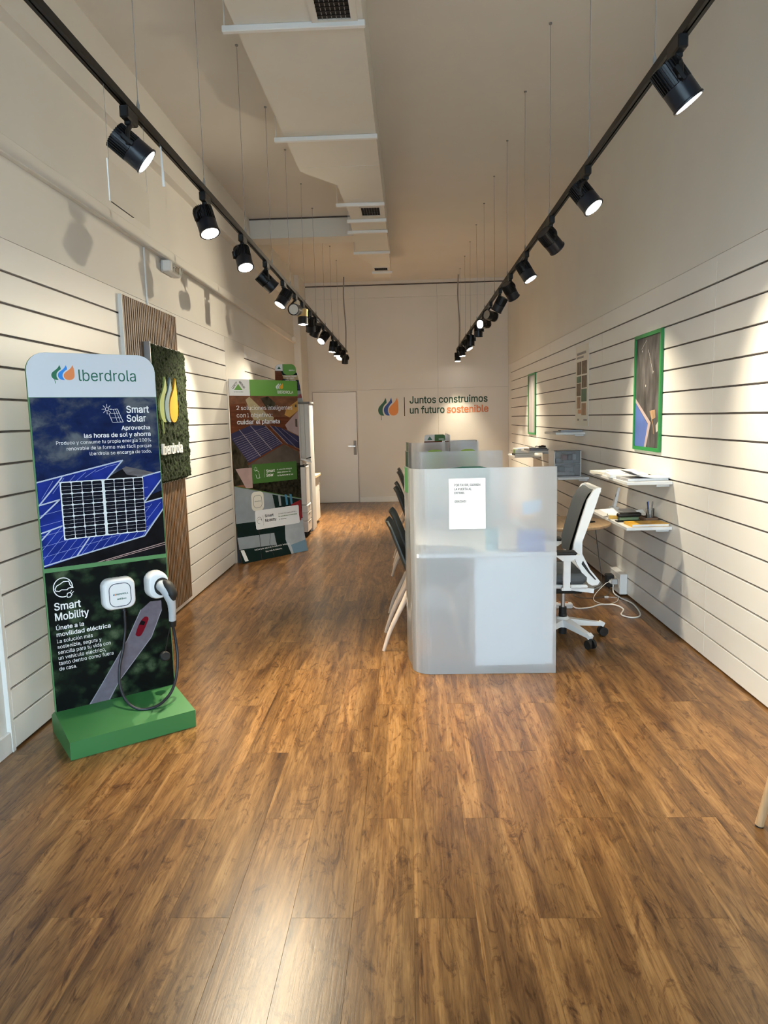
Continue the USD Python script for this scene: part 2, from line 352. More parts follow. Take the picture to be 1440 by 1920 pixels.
# three-drop emblem in a unit box (0..1 wide, 0..1 tall)
_d3 = bez([((.93, 1.0), (1.0, .78), (1.0, .62), (1.0, .42)), ((1.0, .42), (1.0, .20), (.88, .10), (.75, .10)), ((.75, .10), (.62, .10), (.53, .20), (.53, .36)), ((.53, .36), (.53, .62), (.84, .66), (.93, 1.0))])
_d2 = bez([((.645, 1.0), (.68, .88), (.70, .80), (.69, .74)), ((.69, .74), (.56, .62), (.48, .52), (.48, .36)), ((.48, .36), (.48, .24), (.53, .16), (.57, .11)), ((.57, .11), (.40, .07), (.28, .20), (.28, .38)), ((.28, .38), (.28, .64), (.56, .66), (.645, 1.0))])
_d1 = bez([((.37, 1.0), (.41, .88), (.43, .80), (.42, .74)), ((.42, .74), (.28, .62), (.22, .52), (.22, .36)), ((.22, .36), (.22, .24), (.26, .16), (.30, .11)), ((.30, .11), (.12, .08), (0, .20), (0, .38)), ((0, .38), (0, .64), (.28, .66), (.37, 1.0))])
def emblem(pl, a, b, w, h, mats, parent, c=0.0, t=.0006, stem=True, names='emblem_drop'):
    for k, (d, m) in enumerate(zip((_d1, _d2, _d3), mats)):
        g = affinity.translate(affinity.scale(d, w, h, origin=(0, 0)), a, b)
        if k == 0 and stem:
            g = g.union(stroke([(a + .13 * w, b + .12 * h), (a + .15 * w, b - .10 * h)], .025 * w))
        obj(names, pl.flat(g, c, t), m, parent, False)

# ================================================================== the room
XL, XR, YB, ZC, YF = -1.89, 1.80, 13.0, 3.91, -1.0
# floor: a slab and its planks
fl = struct('floor', box(-2.2, 1.9, YF - .1, 13.2, -.08, -.006), 'groove_dark', 'brown wood-look plank floor running the length of the shop')
PW, PL = .19, 1.10
k0 = -9
for k in range(k0, 12):
    xa = -.391 + PW * k; xb = xa + PW
    xa, xb = max(xa, -2.15), min(xb, XR + .02)
    if xb - xa < .02: continue
    off = 2.01 if (k % 2 == 0) else 2.56
    j = math.floor((YF - off) / PL)
    while off + j * PL < 13.05:
        ya, yb = max(off + j * PL, YF), min(off + (j + 1) * PL, 13.05); j += 1
        if yb - ya < .03: continue
        dz = RNG.uniform(-.0003, .0)
        obj('plank', box(xa + .00015, xb - .00015, ya + .0002, yb - .0002, -.006, dz, .0004), 'plank_wood', fl, False)
struct('ceiling', box(-2.2, 1.95, YF - .1, 13.2, ZC, ZC + .1), 'ceiling_paint', 'pale flat ceiling above the hanging light tracks')
# ---- right wall: slatted boards up to 2.4 m, plain paint above
wr = struct('wall_right', box(XR + .014, XR + .10, YF, 13.1, 0, ZC), 'groove_dark', 'right wall of white slatted boards under plain paint')
struct('plain_panel', box(XR, XR + .05, YF, 13.0, 2.405, ZC), 'wall_paint', None, wr)
ysegs = [YF, 1.9, 4.34, 6.78, 9.22, 12.66]
for i in range(5):
    for k in range(16):
        z0, z1 = .15 * k + (.012 if k == 0 else .0054), .15 * (k + 1) - .0054
        if k == 15: z1 = 2.4035
        obj('board', box(XR, XR + .016, ysegs[i] + .0006, ysegs[i + 1] - .0006, z0, z1, .0015), 'board_white', wr, False)
struct('plain_strip', box(XR, XR + .03, 12.661, 13.0, 0, 2.404), 'board_white', None, wr)
# ---- left wall
wl = struct('wall_left', box(XL - .10, XL - .014, 3.16, 13.1, 0, ZC), 'groove_dark', 'left wall of white slatted boards under plain paint')
struct('plain_panel', box(XL - .05, XL, 3.16, 13.0, 2.405, ZC), 'wall_paint', None, wl)
for (ya, yb) in ((3.16, 5.60), (5.60, 7.53)):
    for k in range(16):
        z0, z1 = .15 * k + (.012 if k == 0 else .0054), .15 * (k + 1) - .0054
        if k == 15: z1 = 2.4035
        obj('board', box(XL - .016, XL, ya + .0006, yb - .0006, z0, z1, .0015), 'board_white', wl, False)
struct('plain_strip', box(XL - .03, XL, 7.5306, 8.4094, 0, 2.404), 'wall_paint', None, wl)
for k in range(16):
    z0, z1 = .15 * k + (.012 if k == 0 else .0054), .15 * (k + 1) - .0054
    if k == 15: z1 = 2.4035
    obj('board', box(XL - .016, XL, 8.41, 12.2, z0, z1, .0015), 'board_white', wl, False)
struct('end_strip', box(XL - .045, XL - .0005, 3.135, 3.1595, 0, 2.404), 'board_white', None, wl)
struct('wall_front_left', box(-2.2, XL - .022, 3.03, 3.134, 0, ZC), 'wall_paint', 'plain white pier at the near end of the left slatted wall')
struct('wall_near_left', box(-2.25, -2.15, YF, 3.03, 0, ZC), 'wall_paint', 'plain near part of the left wall beside the shop window')
struct('baseboard_left', box(XL - .022, XL - .004, 3.03, 3.134, 0, .10, .002), 'trim_white', 'short white baseboard at the near left pier')
# trunking along the left wall and the thicker band under the ceiling
struct('trim_1', box(XL, XL + .035, 3.16, 12.2, 2.79, 2.875, .004), 'wall_paint', 'long painted trunking strip along the left wall above the slatted boards')
struct('trim_2', [box(XL, XL + .07, 3.03, 12.2, 3.43, 3.56), box(XL, XL + .045, 3.03, 12.2, 3.56, ZC)], 'wall_paint', 'painted ledge along the top of the left wall')
struct('pillar', box(XL - .02, -1.775, 12.2, 13.05, 0, ZC), 'wall_paint', 'square painted pillar in the far left corner')
# ---- back wall of large panels
wb = struct('wall_back', box(-1.9, 1.9, 13.012, 13.15, 0, ZC), 'groove_dark', 'far cream wall of large flush panels with lettering and a door')
xs, zs = [-1.775, -.905, .55, XR], [0, 2.03, 3.63, 3.84]
for i in range(3):
    for j in range(3):
        if i == 0 and j == 0: continue
        obj('panel', box(xs[i] + .001, xs[i + 1] - .001, 13.0, 13.02, zs[j] + .001, zs[j + 1] - .001, .001), 'wall_paint', wb, False)
struct('trim_3', box(-1.775, XR, 12.955, 13.03, 3.862, ZC), 'wall_paint', 'slim trim strip across the top of the far wall')
struct('baseboard_back', box(-.90, XR, 12.985, 13.0, 0, .095, .003), 'trim_white', 'white baseboard along the far wall')
# ---- the door in the back wall
dr = struct('door_1', box(-1.715, -.925, 12.992, 13.018, .006, 2.0, .002), 'board_white', 'plain flush white door in the far wall')
obj('door_frame', [box(-1.775, -1.722, 12.985, 13.03, 0, 2.03), box(-.918, -.905, 12.985, 13.03, 0, 2.03), box(-1.722, -.918, 12.985, 13.03, 2.006, 2.03)], 'wall_paint', dr, False)
obj('lock_plate', box(-.995, -.945, 12.984, 12.992, .87, 1.13, .003), 'wire_grey', dr, False, 'dark grey lock plate')
obj('handle', [cyl((-.97, 12.985, 1.03), (-.97, 12.94, 1.03), .010, 12), bar((-.965, 12.945, 1.03), (-1.09, 12.945, 1.035), .018, .018)], 'steel', dr, 30, 'steel lever handle')
# ---- shopfront behind the camera, with daylight through its glass
wf = struct('wall_front', [box(-2.2, -1.95, YF - .12, YF, 0, ZC), box(1.65, 1.95, YF - .12, YF, 0, ZC), box(-1.95, 1.65, YF - .12, YF, 2.95, ZC)], 'wall_paint', 'shopfront wall around the street window')
w1 = struct('window_1', [box(-1.95, -1.89, YF - .09, YF - .03, 0, 2.95), box(1.59, 1.65, YF - .09, YF - .03, 0, 2.95), box(-1.89, 1.59, YF - .09, YF - .03, 2.89, 2.95),
                         box(-1.89, 1.59, YF - .09, YF - .03, 0, .06), box(-.03, .03, YF - .09, YF - .03, .06, 2.89)], 'steel', 'full height glazed shopfront')
for a, b in ((-1.89, -.03), (.03, 1.59)):
    obj('pane', box(a, b, YF - .066, YF - .054, .06, 2.89), 'pane_glass', w1, False)
struct('ground_outside', box(-12, 12, -22, YF - .1, -.12, -.02), 'outside_ground', 'pavement outside the shop window')
# ---- beam across the left half of the ceiling
bm = struct('beam', box(XL, -.60, 8.84, 9.15, 3.68, ZC), 'wall_paint', 'short painted ceiling beam running from the left wall to the air duct')
obj('shadow_gap', box(XL + .02, -.64, 8.832, 8.841, 3.893, ZC), 'groove_dark', bm, False, 'dark strip painted in for the shadow gap along the beam top edge')  # dark strip colours in the shade of the gap; no recess is cut

# ================================================================== air duct
du = thing('air_duct', 'long boxed ceiling air duct narrowing towards the far wall', 'air duct', (-.5, 6.5, 3.6))
def at(m, loc):
    m = m.copy(); m.apply_translation(-np.array(loc, float)); return m
DL = (-.5, 6.5, 3.6)
def dprism(pts, z0=3.6, z1=ZC):
    m = trimesh.creation.extrude_polygon(Polygon(pts), z1 - z0, engine='earcut'); m.apply_translation([0, 0, z0]); return at(m, DL)
obj('duct_section', dprism([(-.885, .6), (-.195, .6), (-.195, 6.33), (-.87, 6.33)]), 'duct_paint', du, False)
obj('duct_section', dprism([(-.87, 6.331), (-.195, 6.331), (-.195, 7.85), (-.555, 7.85), (-.592, 6.72)]), 'duct_paint', du, False)
obj('duct_section', dprism([(-.575, 7.851), (-.198, 7.851), (-.198, 9.60), (-.605, 9.60)]), 'duct_paint', du, False)
obj('duct_section', dprism([(-.605, 9.601), (-.20, 9.601), (-.215, 11.02), (-.466, 11.02), (-.452, 10.12)]), 'duct_paint', du, False)
obj('seam', at(box(-.80, -.205, 5.62 + .62, 5.62 + .625, 3.5985, 3.602), DL), 'trim_white', du, False)
for y, xl in ((4.065, -.945), (5.59, -.95), (7.27, -.66), (7.85, -.60), (8.30, -.635), (9.32, -.645), (10.56, -.47)):
    w = .016
    b = obj('hanger_bar', at(box(xl, -.185, y - w, y + w, 3.568, 3.5995, .003), DL), 'white_metal', du, False)
    obj('hanger_rod', [at(cyl((xl + .012, y, 3.59), (xl + .012, y, ZC), .003, 6), DL)], 'white_metal', b, 30)
def vent(x0, x1, y0, y1, fr):
    v = obj('vent', at(trimesh.util.concatenate([box(x0 - fr, x0, y0 - fr, y1 + fr, 3.59, 3.6), box(x1, x1 + fr, y0 - fr, y1 + fr, 3.59, 3.6), box(x0, x1, y0 - fr, y0, 3.59, 3.6), box(x0, x1, y1, y1 + fr, 3.59, 3.6)]), DL), 'duct_paint', du, False)
    obj('vent_opening', at(box(x0, x1, y0, y1, 3.5975, 3.6), DL), 'vent_black', v, False, 'black vent opening')
    n = 7
    for k in range(1, n):
        obj('vent_blade', at(box(x0, x1, y0 + (y1 - y0) * k / n - .003, y0 + (y1 - y0) * k / n + .003, 3.5915, 3.596), DL), 'black_metal', v, False)
    for k in range(1, n):
        obj('vent_blade', at(box(x0 + (x1 - x0) * k / n - .002, x0 + (x1 - x0) * k / n + .002, y0, y1, 3.5945, 3.597), DL), 'wire_grey', v, False)
vent(-.43, -.258, 3.76, 4.03, .035); vent(-.428, -.245, 7.41, 7.70, .012); vent(-.427, -.248, 10.28, 10.47, .012)

# ================================================================== light tracks
def track(label, xz, wires, xw, endy, ceil_in):
    t = thing('light_track', label, 'light track', (xz[0][1], xz[0][0], xz[0][2]), 0, 'suspended light tracks')
    L = (xz[0][1], xz[0][0], xz[0][2])
    for (ya, xa, za), (yb, xb, zb) in zip(xz[:-1], xz[1:]):
        # a channel: two flanges and a web, slot open downwards
        ms = []
        for dx, dz, w, h in ((-.0125, 0, .004, .030), (.0125, 0, .004, .030), (0, .012, .024, .006), (-.0075, -.0125, .009, .004), (.0075, -.0125, .009, .004)):
            ms.append(bar((xa + dx, ya, za + dz), (xb + dx, yb, zb + dz), w, h))
        obj('rail', [at(m, L) for m in ms], 'black_rail', t, False)
    def zt(y): return np.interp(y, [p[0] for p in xz], [p[2] for p in xz])
    def xt(y): return np.interp(y, [p[0] for p in xz], [p[1] for p in xz])
    for y in wires:
        z = zt(y) + .017; x = xt(y)
        g = obj('wire_gripper', at(lathe([(.007, 0), (.007, .03), (.004, .042), (.002, .05)], 10, (x, y, z)), L), 'wire_grey', t)
        kink = RNG.uniform(-.006, .006)
        obj('suspension_wire', [at(tube([(x, y, z + .045), (x + kink, y, z + .55), (x, y, ZC)], .0017, 5, 4), L), at(lathe([(.010, 0), (.010, .008)], 10, (x, y, ZC - .008)), L)], 'wire_grey', g)
    x, z = xt(endy), zt(endy)
    obj('feed_cable', at(tube([(x, endy, z + .015), (x + .01, endy, z + .4), (x - .012, endy, z + .85), (x, endy, ZC - .02)], .011, 8), L), 'wire_grey', t, 30, 'thick grey feed cable')
    return zt, xt
ztL, xtL = track('left black light track hung from the ceiling by thin wires', [(.9, -1.05, 2.733), (4.2, -1.05, 2.733), (12.55, -1.035, 2.672)], [2.05, 3.0, 3.93, 4.888, 5.806, 6.687, 7.621, 8.483, 9.4, 10.3, 11.2], -1.05, 12.4, True)
ztR, xtR = track('right black light track hung from the ceiling by thin wires', [(.9, .935, 2.755), (4.2, .928, 2.757), (13.0 - .06, .893, 2.695)], [1.9, 2.85, 3.80, 4.793, 5.723, 6.673, 7.608, 8.529, 9.432, 10.312, 11.199, 12.1], .92, 12.5, True)

# ================================================================== spotlights
ORD = 'nearest second third fourth fifth sixth seventh eighth ninth tenth eleventh twelfth thirteenth last'.split()
def spotlight(label, x, y, zt, dx, dy, dz, lit, fins=True, body='black_metal', power=1.0, group=None, cone=38.0):
    """body centred .15 m under the track, aimed along (dx, dy, dz)"""
    L = np.array([x, y, zt]); t = thing('track_spotlight', label, 'spotlight', L, 0, group)
    n = np.array([dx, dy, dz], float); n /= np.linalg.norm(n)
    c = np.array([0, 0, -.155]); ln, R = .146, .052
    back, front = c - n * ln / 2, c + n * ln / 2
    obj('adapter', [box(-.017, .017, -.055, .055, -.062, -.0155, .005), box(-.013, .013, -.02, .02, -.075, -.06, .003)], 'black_metal', t, False)
    side = np.cross(n, [0, 0, 1.]);
    if np.linalg.norm(side) < .2: side = np.array([1., 0, 0])
    side /= np.linalg.norm(side)
    hold = c + side * (R + .004) - n * .01
    obj('arm', [tube([(0, 0, -.07), (side * .02 + [0, 0, -.085]), hold + [0, 0, .03], hold - [0, 0, .012]], .0095, 8), bar(hold + n * .02 - [0, 0, .0], hold - n * .03, .012, .026, side)], 'black_metal', t)
    b = obj('body', lathe([(R - .008, 0), (R - .007, .004), (R - .007, ln * .52), (R, ln * .54), (R, ln * .94), (R + .003, ln * .955), (R + .003, ln), (R - .004, ln), (R - .008, ln - .012)], 32, back, n, True), 'blue_black' if body == 'black_metal' else 'black_metal', t)
    if fins:
        w = np.cross(n, side); ms = []
        for k in range(30):
            a = 2 * np.pi * k / 30; rd = side * math.cos(a) + w * math.sin(a); tg = np.cross(n, rd)
            p0 = back + rd * (R - .010) ; p1 = p0 + n * ln * .53
            q = [p + rd * e * 1.0 + tg * s for p in (p0, p1) for e in (0, .0105) for s in (-.0017, .0017)]
            ms.append(trimesh.convex.convex_hull(np.array(q)))
        obj('heat_sink', ms, 'black_metal', b, False)
    else:
        obj('band', lathe([(R + .002, 0), (R + .002, ln * .5)], 24, back - n * .003, n), body, b)
    # lens a little inside the bezel
    obj('lens', lathe([(R - .006, 0), (R - .006, .003)], 28, front - n * (.002 if lit else .011), n), 'lamp_glow' if lit else 'lamp_dim', t, 30, 'glowing lens' if lit else 'dark lens of a lamp that is off')
    if lit:
        s = UsdLux.SphereLight.Define(stage, str(t.GetPath()) + '/beam')
        s.CreateRadiusAttr(.03); s.CreateIntensityAttr(SPOT_POWER * power); s.CreateColorAttr(Gf.Vec3f(*SPOT_COLOR))
        sh = UsdLux.ShapingAPI.Apply(s.GetPrim()); sh.CreateShapingConeAngleAttr(cone); sh.CreateShapingConeSoftnessAttr(1.0)
        z = -n; a = np.cross([0, 1., 0], z) if abs(z[1]) < .9 else np.cross([1., 0, 0], z); a /= np.linalg.norm(a); bb = np.cross(z, a); o = front + n * .045
        UsdGeom.Xformable(s).AddTransformOp().Set(Gf.Matrix4d(*a, 0, *bb, 0, *z, 0, *o, 1))
    return t
SPL = [ # y, dx, dy, dz, lit
    (2.89, .75, .26, -.65, 1), (3.93, .30, -.24, -.90, 1), (4.79, .24, -.34, -.90, 1), (5.56, .62, .32, -.62, 0), (6.30, -.42, -.26, -.72, 1), (6.93, -.12, -.97, -.08, 0),
    (7.41, .0, -.05, -1, 1), (7.96, -.03, .5, -.85, 0), (8.41, -.35, .3, -.7, 0), (9.18, -.38, -.55, -.62, 1), (10.26, -.14, -.08, -.98, 1), (10.85, -.03, -.12, -1, 1), (11.45, -.38, -.5, -.85, 1), (12.2, -.1, .3, -.9, 0)]
SPR = [
    (2.59, .56, -.02, -.76, 1), (3.82, .45, -.28, -.70, 1), (4.70, .55, .32, -.50, 0), (5.62, .40, -.16, -.72, 1), (6.43, .46, .35, -.68, 0), (7.12, -.42, .28, -.78, 0),
    (7.87, -.70, -.68, .10, 0), (8.50, -.70, -.68, -.12, 1), (9.14, -.02, .05, -1, 0), (10.18, -.01, .1, -1, 0), (10.75, .38, -.2, -.70, 1), (11.75, .08, -.1, -1, 1), (12.7, .0, -.1, -1, 1)]
def aim_word(dx, dy, dz):
    if dy < -.9: return 'turned to face the street'
    if abs(dx) < .16 and abs(dy) < .35: return 'pointing straight down'
    return 'tilted to the right' if dx > 0 else 'tilted to the left'
for side, lst, zt, xt in (('left', SPL, ztL, xtL), ('right', SPR, ztR, xtR)):
    for i, (y, dx, dy, dz, lit) in enumerate(lst):
        o = ORD[i] if i < len(lst) - 1 else 'last'
        which = f'{o} spotlight on the {side} light track' if o in ('nearest',) else (f'spotlight ending the {side} light track' if o == 'last' else f'{o} spotlight along the {side} light track')
        if side == 'left' and i == 6: lab = 'slim brass and black lit spotlight, ' + which
        else: lab = ('lit' if lit else 'unlit') + ' black ' + which + ', ' + aim_word(dx, dy, dz)
        spotlight(lab, float(xt(y)) - (.012 if side == 'right' else 0), y, float(zt(y)), dx, dy, dz, bool(lit), fins=not (side == 'left' and i == 6), body='brass' if (side == 'left' and i == 6) else 'black_metal',
                  power=(1 + .8 * float(np.clip((y - 5.5) / 3.5, 0, 1))) * (.35 if (side, i) == ('left', 6) else .6 if (side, i) in (('right', 7),) else .9 if (side, i) == ('left', 2) else 1.5 if (side, i) == ('left', 1) else .7 if (side, i) == ('left', 0) else .66 if (side, i) in (('left', 4), ('right', 0), ('right', 1), ('right', 3)) else .45 if (side, i) in (('left', 9), ('right', 12), ('left', 12), ('right', 10)) else 1.0), group='spotlights on the ' + side + ' track')

# ================================================================== green information stand (front left)
SU, SN = np.array([.794, .608, 0]), np.array([.608, -.794, 0])
FL = np.array([-1.569, 3.048, 0.]); 
st = thing('display_stand', 'tall display stand with white rounded header, blue solar print and green wedge base', 'display stand', FL)
def sprof(prof, a0, a1):
    """prism along SU from a closed profile (depth behind the front line, height)"""
    v = [SU * a - SN * d + [0, 0, z] for a in (a0, a1) for d, z in prof]
    return trimesh.convex.convex_hull(np.array(v))
obj('base', [sprof([(0, 0), (.40, 0), (.40, .085), (.32, .128), (.30, .131), (0, .086)], -.004, .590)], 'stand_green', st, False, 'green painted wedge base')
PO = Plane(-SN * .302 + np.array([0, 0, 0.]), SU)          # front face of the upright
W = .595
outline = sbox(0, .10, W, 1.78).union(rrect(0, W, 1.5, 1.862, .085))
obj('upright', PO.flat(outline, -.024, .024), 'edge_green', st, False, 'green edged upright board')
hd = obj('header', PO.flat(outline.intersection(sbox(-.1, 1.655, 1, 2)).buffer(-.0006), 0, .0008), 'print_white', st, False, 'white header panel')
PH = PO
emblem(PH, .107, 1.728, .103, .078, ('brand_green', 'brand_blue', 'brand_orange'), hd, .0008)
obj('lettering', PH.text('Iberdrola', .228, 1.7325, .054, .270, .0008), 'text_teal', hd, False, 'green lettering reading Iberdrola')
up = obj('upper_print', PO.flat(sbox(.004, .845, W - .004, 1.654), 0, .0006), 'sky_print', st, False, 'blue sky and solar panel print')
def dec(poly, m, c, parent, name='print_shape', label=None):
    return obj(name, PO.flat(poly, c, .0003), m, parent, False, label)
clip = sbox(.004, .845, W - .004, 1.654)
G = lambda pts: Polygon(pts).buffer(0).intersection(clip)
dec(G([(0, .845), (W, .845), (W, 1.18), (.36, 1.10), (.10, .90)]), 'print_black', .0006, up)
dec(G([(.387, 1.294), (.418, 1.312), (.555, 1.273), (.595, 1.262), (.595, 1.235), (.36, 1.235)]), 'roof_grey', .0006, up)
dec(G([(.322, 1.26), (.40, 1.30), (.42, 1.27), (.47, 1.26), (.47, 1.22)]), 'print_black', .0009, up)
bl = obj('solar_array', [PO.flat(G(q), .0009, .0003) for q in ([(0, 1.258), (.404, 1.343), (.322, 1.25), (.10, 1.15), (0, 1.15)], [(0, 1.15), (.12, 1.175), (.50, 1.256), (.595, 1.276), (.595, 1.236), (.499, 1.122), (.595, 1.140), (.595, 1.085), (.488, .951), (.154, .885), (0, .848), (0, 1.0)])], 'pv_blue', up, False)
rails = [[(0, 1.258), (.404, 1.343)], [(.404, 1.343), (.322, 1.255)], [(.006, 1.15), (.115, 1.275)], [(.006, 1.15), (.098, 1.171)], [(.006, 1.09), (.098, 1.171)], [(.005, 1.017), (.098, 1.043)], [(.005, .985), (.05, 1.03)],
         [(.005, .858), (.154, .888), (.488, .951), (.595, 1.085)], [(.154, .888), (.225, .98)], [(.499, 1.122), (.595, 1.140)], [(.499, 1.125), (.595, 1.238)], [(.50, 1.256), (.595, 1.276)]]
obj('array_rail', [PO.flat(G(stroke(r, .0065)), .0012, .0003) for r in rails], 'pv_rail', up, False)
ln = []
for k in range(12):
    a = .03 + .045 * k
    ln.append([(a - .09, .86 + .085 * a), (a + .10, 1.075 + .085 * a)])
for k in range(7): ln.append([(.02 + .05 * k, 1.18 + .045 * k / 2), (.075 + .05 * k, 1.262 + .0105 * k)])
for k in range(5): ln.append([(.0, .90 + .05 * k), (.52, 1.0 + .05 * k)])
area = Polygon([(0, .851), (.154, .888), (.488, .951), (.595, 1.085), (.595, 1.27), (.40, 1.235), (.40, 1.338), (0, 1.255)])
obj('array_line', [PO.flat(G(stroke(r, .0016)).intersection(area), .0012, .0002) for r in ln if G(stroke(r, .0016)).intersection(area).area > 1e-6], 'pv_line', up, False)
dec(G(stroke([(.25, .845), (.594, .905)], .004)).union(G(stroke([(.29, .845), (.594, .895)], .003))), 'pink_print', .0012, up)
pnl = dec(G([(.103, 1.255), (.499, 1.255), (.497, .974), (.103, .974)]), 'panel_frame', .0016, up, 'panel_picture', 'white framed solar panel of black cells')
cells, bars_ = [], []
for r in range(5):
    for cc in range(8):
        a0 = .109 + (cc % 4) * .0475 + (.2 if cc >= 4 else 0); b0 = .979 + r * .0548
        cells.append(PO.flat(rrect(a0, a0 + .0445, b0, b0 + .0515, .007), .0019, .0003))
        bars_ += [PO.flat(sbox(a0, b0 + e, a0 + .0445, b0 + e + .0012), .0022, .0002) for e in (.016, .034)]
obj('cell', cells, 'cell_black', up, False, 'rows of black solar cells')
obj('cell_line', bars_, 'panel_frame', up, False)
# sun and panel pictogram
sunp = [stroke([(.347 + .008 * math.cos(t), 1.597 + .008 * math.sin(t)) for t in np.linspace(0, 2 * np.pi, 16)], .0022)]
for k in range(8):
    t = k * math.pi / 4; sunp.append(stroke([(.347 + .012 * math.cos(t), 1.597 + .012 * math.sin(t)), (.347 + .024 * math.cos(t), 1.597 + .024 * math.sin(t))], .0022))
sunp.append(stroke([(.362, 1.595), (.397, 1.597), (.421, 1.533), (.369, 1.533), (.355, 1.575)], .0022))
for q in ([(.377, 1.596), (.393, 1.533)], [(.358, 1.576), (.405, 1.576)], [(.364, 1.554), (.413, 1.554)], [(.388, 1.597), (.408, 1.533)]): sunp.append(stroke(q, .0016))
from shapely.ops import unary_union
obj('pictogram', PO.flat(unary_union(sunp), .0008, .0003), 'text_white', up, False)
for txt, a, b, h, w, bold, rt in (('Smart', .440, 1.578, .0335, .112, 1, 0), ('Solar', .439, 1.534, .0335, .096, 1, 0), ('Aprovecha', .552, 1.494, .0195, .142, 1, 1), ('las horas de sol y ahorra', .553, 1.4605, .0205, .322, 1, 1),
                              ('Produce y consume tu propia energía 100%', .553, 1.432, .0165, .45, 0, 1), ('renovable de la forma más fácil porque', .553, 1.4035, .0165, .405, 0, 1), ('Iberdrola se encarga de todo.', .553, 1.375, .0165, .302, 0, 1)):
    obj('lettering', PO.text(txt, a, b, h, w, .0008, .0003, bool(bold), bool(rt)), 'text_white', up, False)
lo = obj('lower_print', PO.flat(sbox(.004, .130, W - .004, .824), 0, .0006), 'forest_print', st, False, 'dark aerial forest and road print')
clip = sbox(.004, .130, W - .004, .824)
road = [(.155, .13), (.258, .13), (.311, .22), (.487, .414), (.551, .547), (.55, .60), (.494, .604), (.442, .567), (.364, .423), (.236, .238)]
dec(G(road), 'road_grey', .0006, lo, 'printed_road')
dec(G(stroke([(.160, .13), (.236, .238), (.364, .423), (.442, .567)], .004)).union(G(stroke([(.252, .13), (.311, .22), (.487, .414), (.548, .547)], .004))), 'road_edge', .0009, lo, 'road_line')
car = bez([((.459, .528), (.478, .530), (.482, .515), (.475, .504)), ((.475, .504), (.46, .475), (.45, .45), (.433, .432)), ((.433, .432), (.42, .425), (.405, .435), (.407, .445)), ((.407, .445), (.42, .48), (.43, .51), (.459, .528))], 6)
dec(car, 'print_red', .0012, lo, 'printed_car'); dec(Polygon([(.428, .492), (.452, .484), (.462, .50), (.442, .512)]), 'print_black', .0015, lo, 'car_window')
# car in a plug circle
ic = [stroke([(.080 + .043 * math.cos(t), .744 + .047 * math.sin(t)) for t in np.radians(np.arange(-8, 292, 10))], .0045),
      stroke([(.044, .741), (.052, .755), (.068, .762), (.083, .772), (.108, .771), (.112, .752), (.125, .737)], .0042), stroke([(.044, .741), (.046, .731), (.062, .727), (.072, .733), (.098, .730), (.104, .737), (.125, .738)], .0042),
      stroke([(.094, .699), (.098, .712), (.110, .714), (.118, .704), (.110, .692), (.097, .692)], .004, True), stroke([(.113, .716), (.118, .724)], .003), stroke([(.119, .710), (.126, .716)], .003)]
obj('pictogram', PO.flat(unary_union(ic), .0009, .0003), 'text_white', lo, False)
for txt, b, h, w, bold in (('Smart', .636, .036, .122, 1), ('Mobility', .585, .036, .156, 1), ('Únete a la', .538, .0205, .129, 1), ('movilidad eléctrica', .505, .0205, .254, 1), ('La solución más', .473, .0185, .165, 0),
                           ('sostenible, segura y', .4445, .0185, .205, 0), ('sencilla para tu vida con', .417, .0185, .248, 0), ('un vehículo eléctrico,', .389, .0185, .222, 0), ('tanto dentro como fuera', .362, .0185, .258, 0), ('de casa.', .3345, .0185, .080, 0)):
    obj('lettering', PO.text(txt, .033, b, h, w, .0008, .0003, bool(bold)), 'text_white', lo, False)
# charge box
cb = PO.put(trimesh.creation.extrude_polygon(rrect(-.080, .080, -.080, .080, .040), .02, engine='earcut'))
def pillow(hw, hh, r, d, n=10):
    """soft square box: rounded outline that draws in towards its front"""
    v = []; m = len(np.array(rrect(-hw, hw, -hh, hh, r).exterior.coords)) - 1
    for s_, z_ in ((1.0, 0), (1.0, d * .35), (.985, d * .62), (.95, d * .82), (.88, d * .95), (.72, d * 1.0)):
        q = np.array(rrect(-hw, hw, -hh, hh, r).exterior.coords)[:-1] * s_; v += [[a, b, z_] for a, b in q]
    f = []
    for i in range(5):
        for k in range(m): q = [i * m + k, i * m + (k + 1) % m, (i + 1) * m + (k + 1) % m, (i + 1) * m + k]; f += [[q[0], q[1], q[2]], [q[0], q[2], q[3]]]
    for k in range(1, m - 1): f += [[5 * m, 5 * m + k, 5 * m + k + 1], [0, k + 1, k]]
    mm = trimesh.Trimesh(np.array(v, float), np.array(f), process=False); trimesh.repair.fix_normals(mm); return mm
cm = pillow(.081, .080, .040, .055); cm.apply_translation([.331, .678, 0])
wbx = obj('charge_box', PO.put(cm), 'charger_white', st, 30, 'white rounded charging box')
ring = rrect(.331 - .054, .331 + .054, .676 - .060, .676 + .060, .034)
obj('front_ring', PO.flat(ring.difference(ring.buffer(-.0035)), .0540, .0022), 'charger_line', wbx, False)
obj('lettering', PO.text('IBERDROLA', .312, .6765, .0075, .058, .0555, .0004, True), 'text_teal', wbx, False)
emblem(PO, .296, .674, .014, .012, ('brand_green', 'brand_blue', 'brand_orange'), wbx, .0555, .0004, False)
obj('lettering', PO.text('wallbox', .314, .652, .0085, .046, .0555, .0004, True), 'text_teal', wbx, False)
obj('cable_gland', PO.put(lathe([(.010, 0), (.010, .022)], 14, (.352, .578, .022), (0, 1, 0))), 'cable_black', wbx)
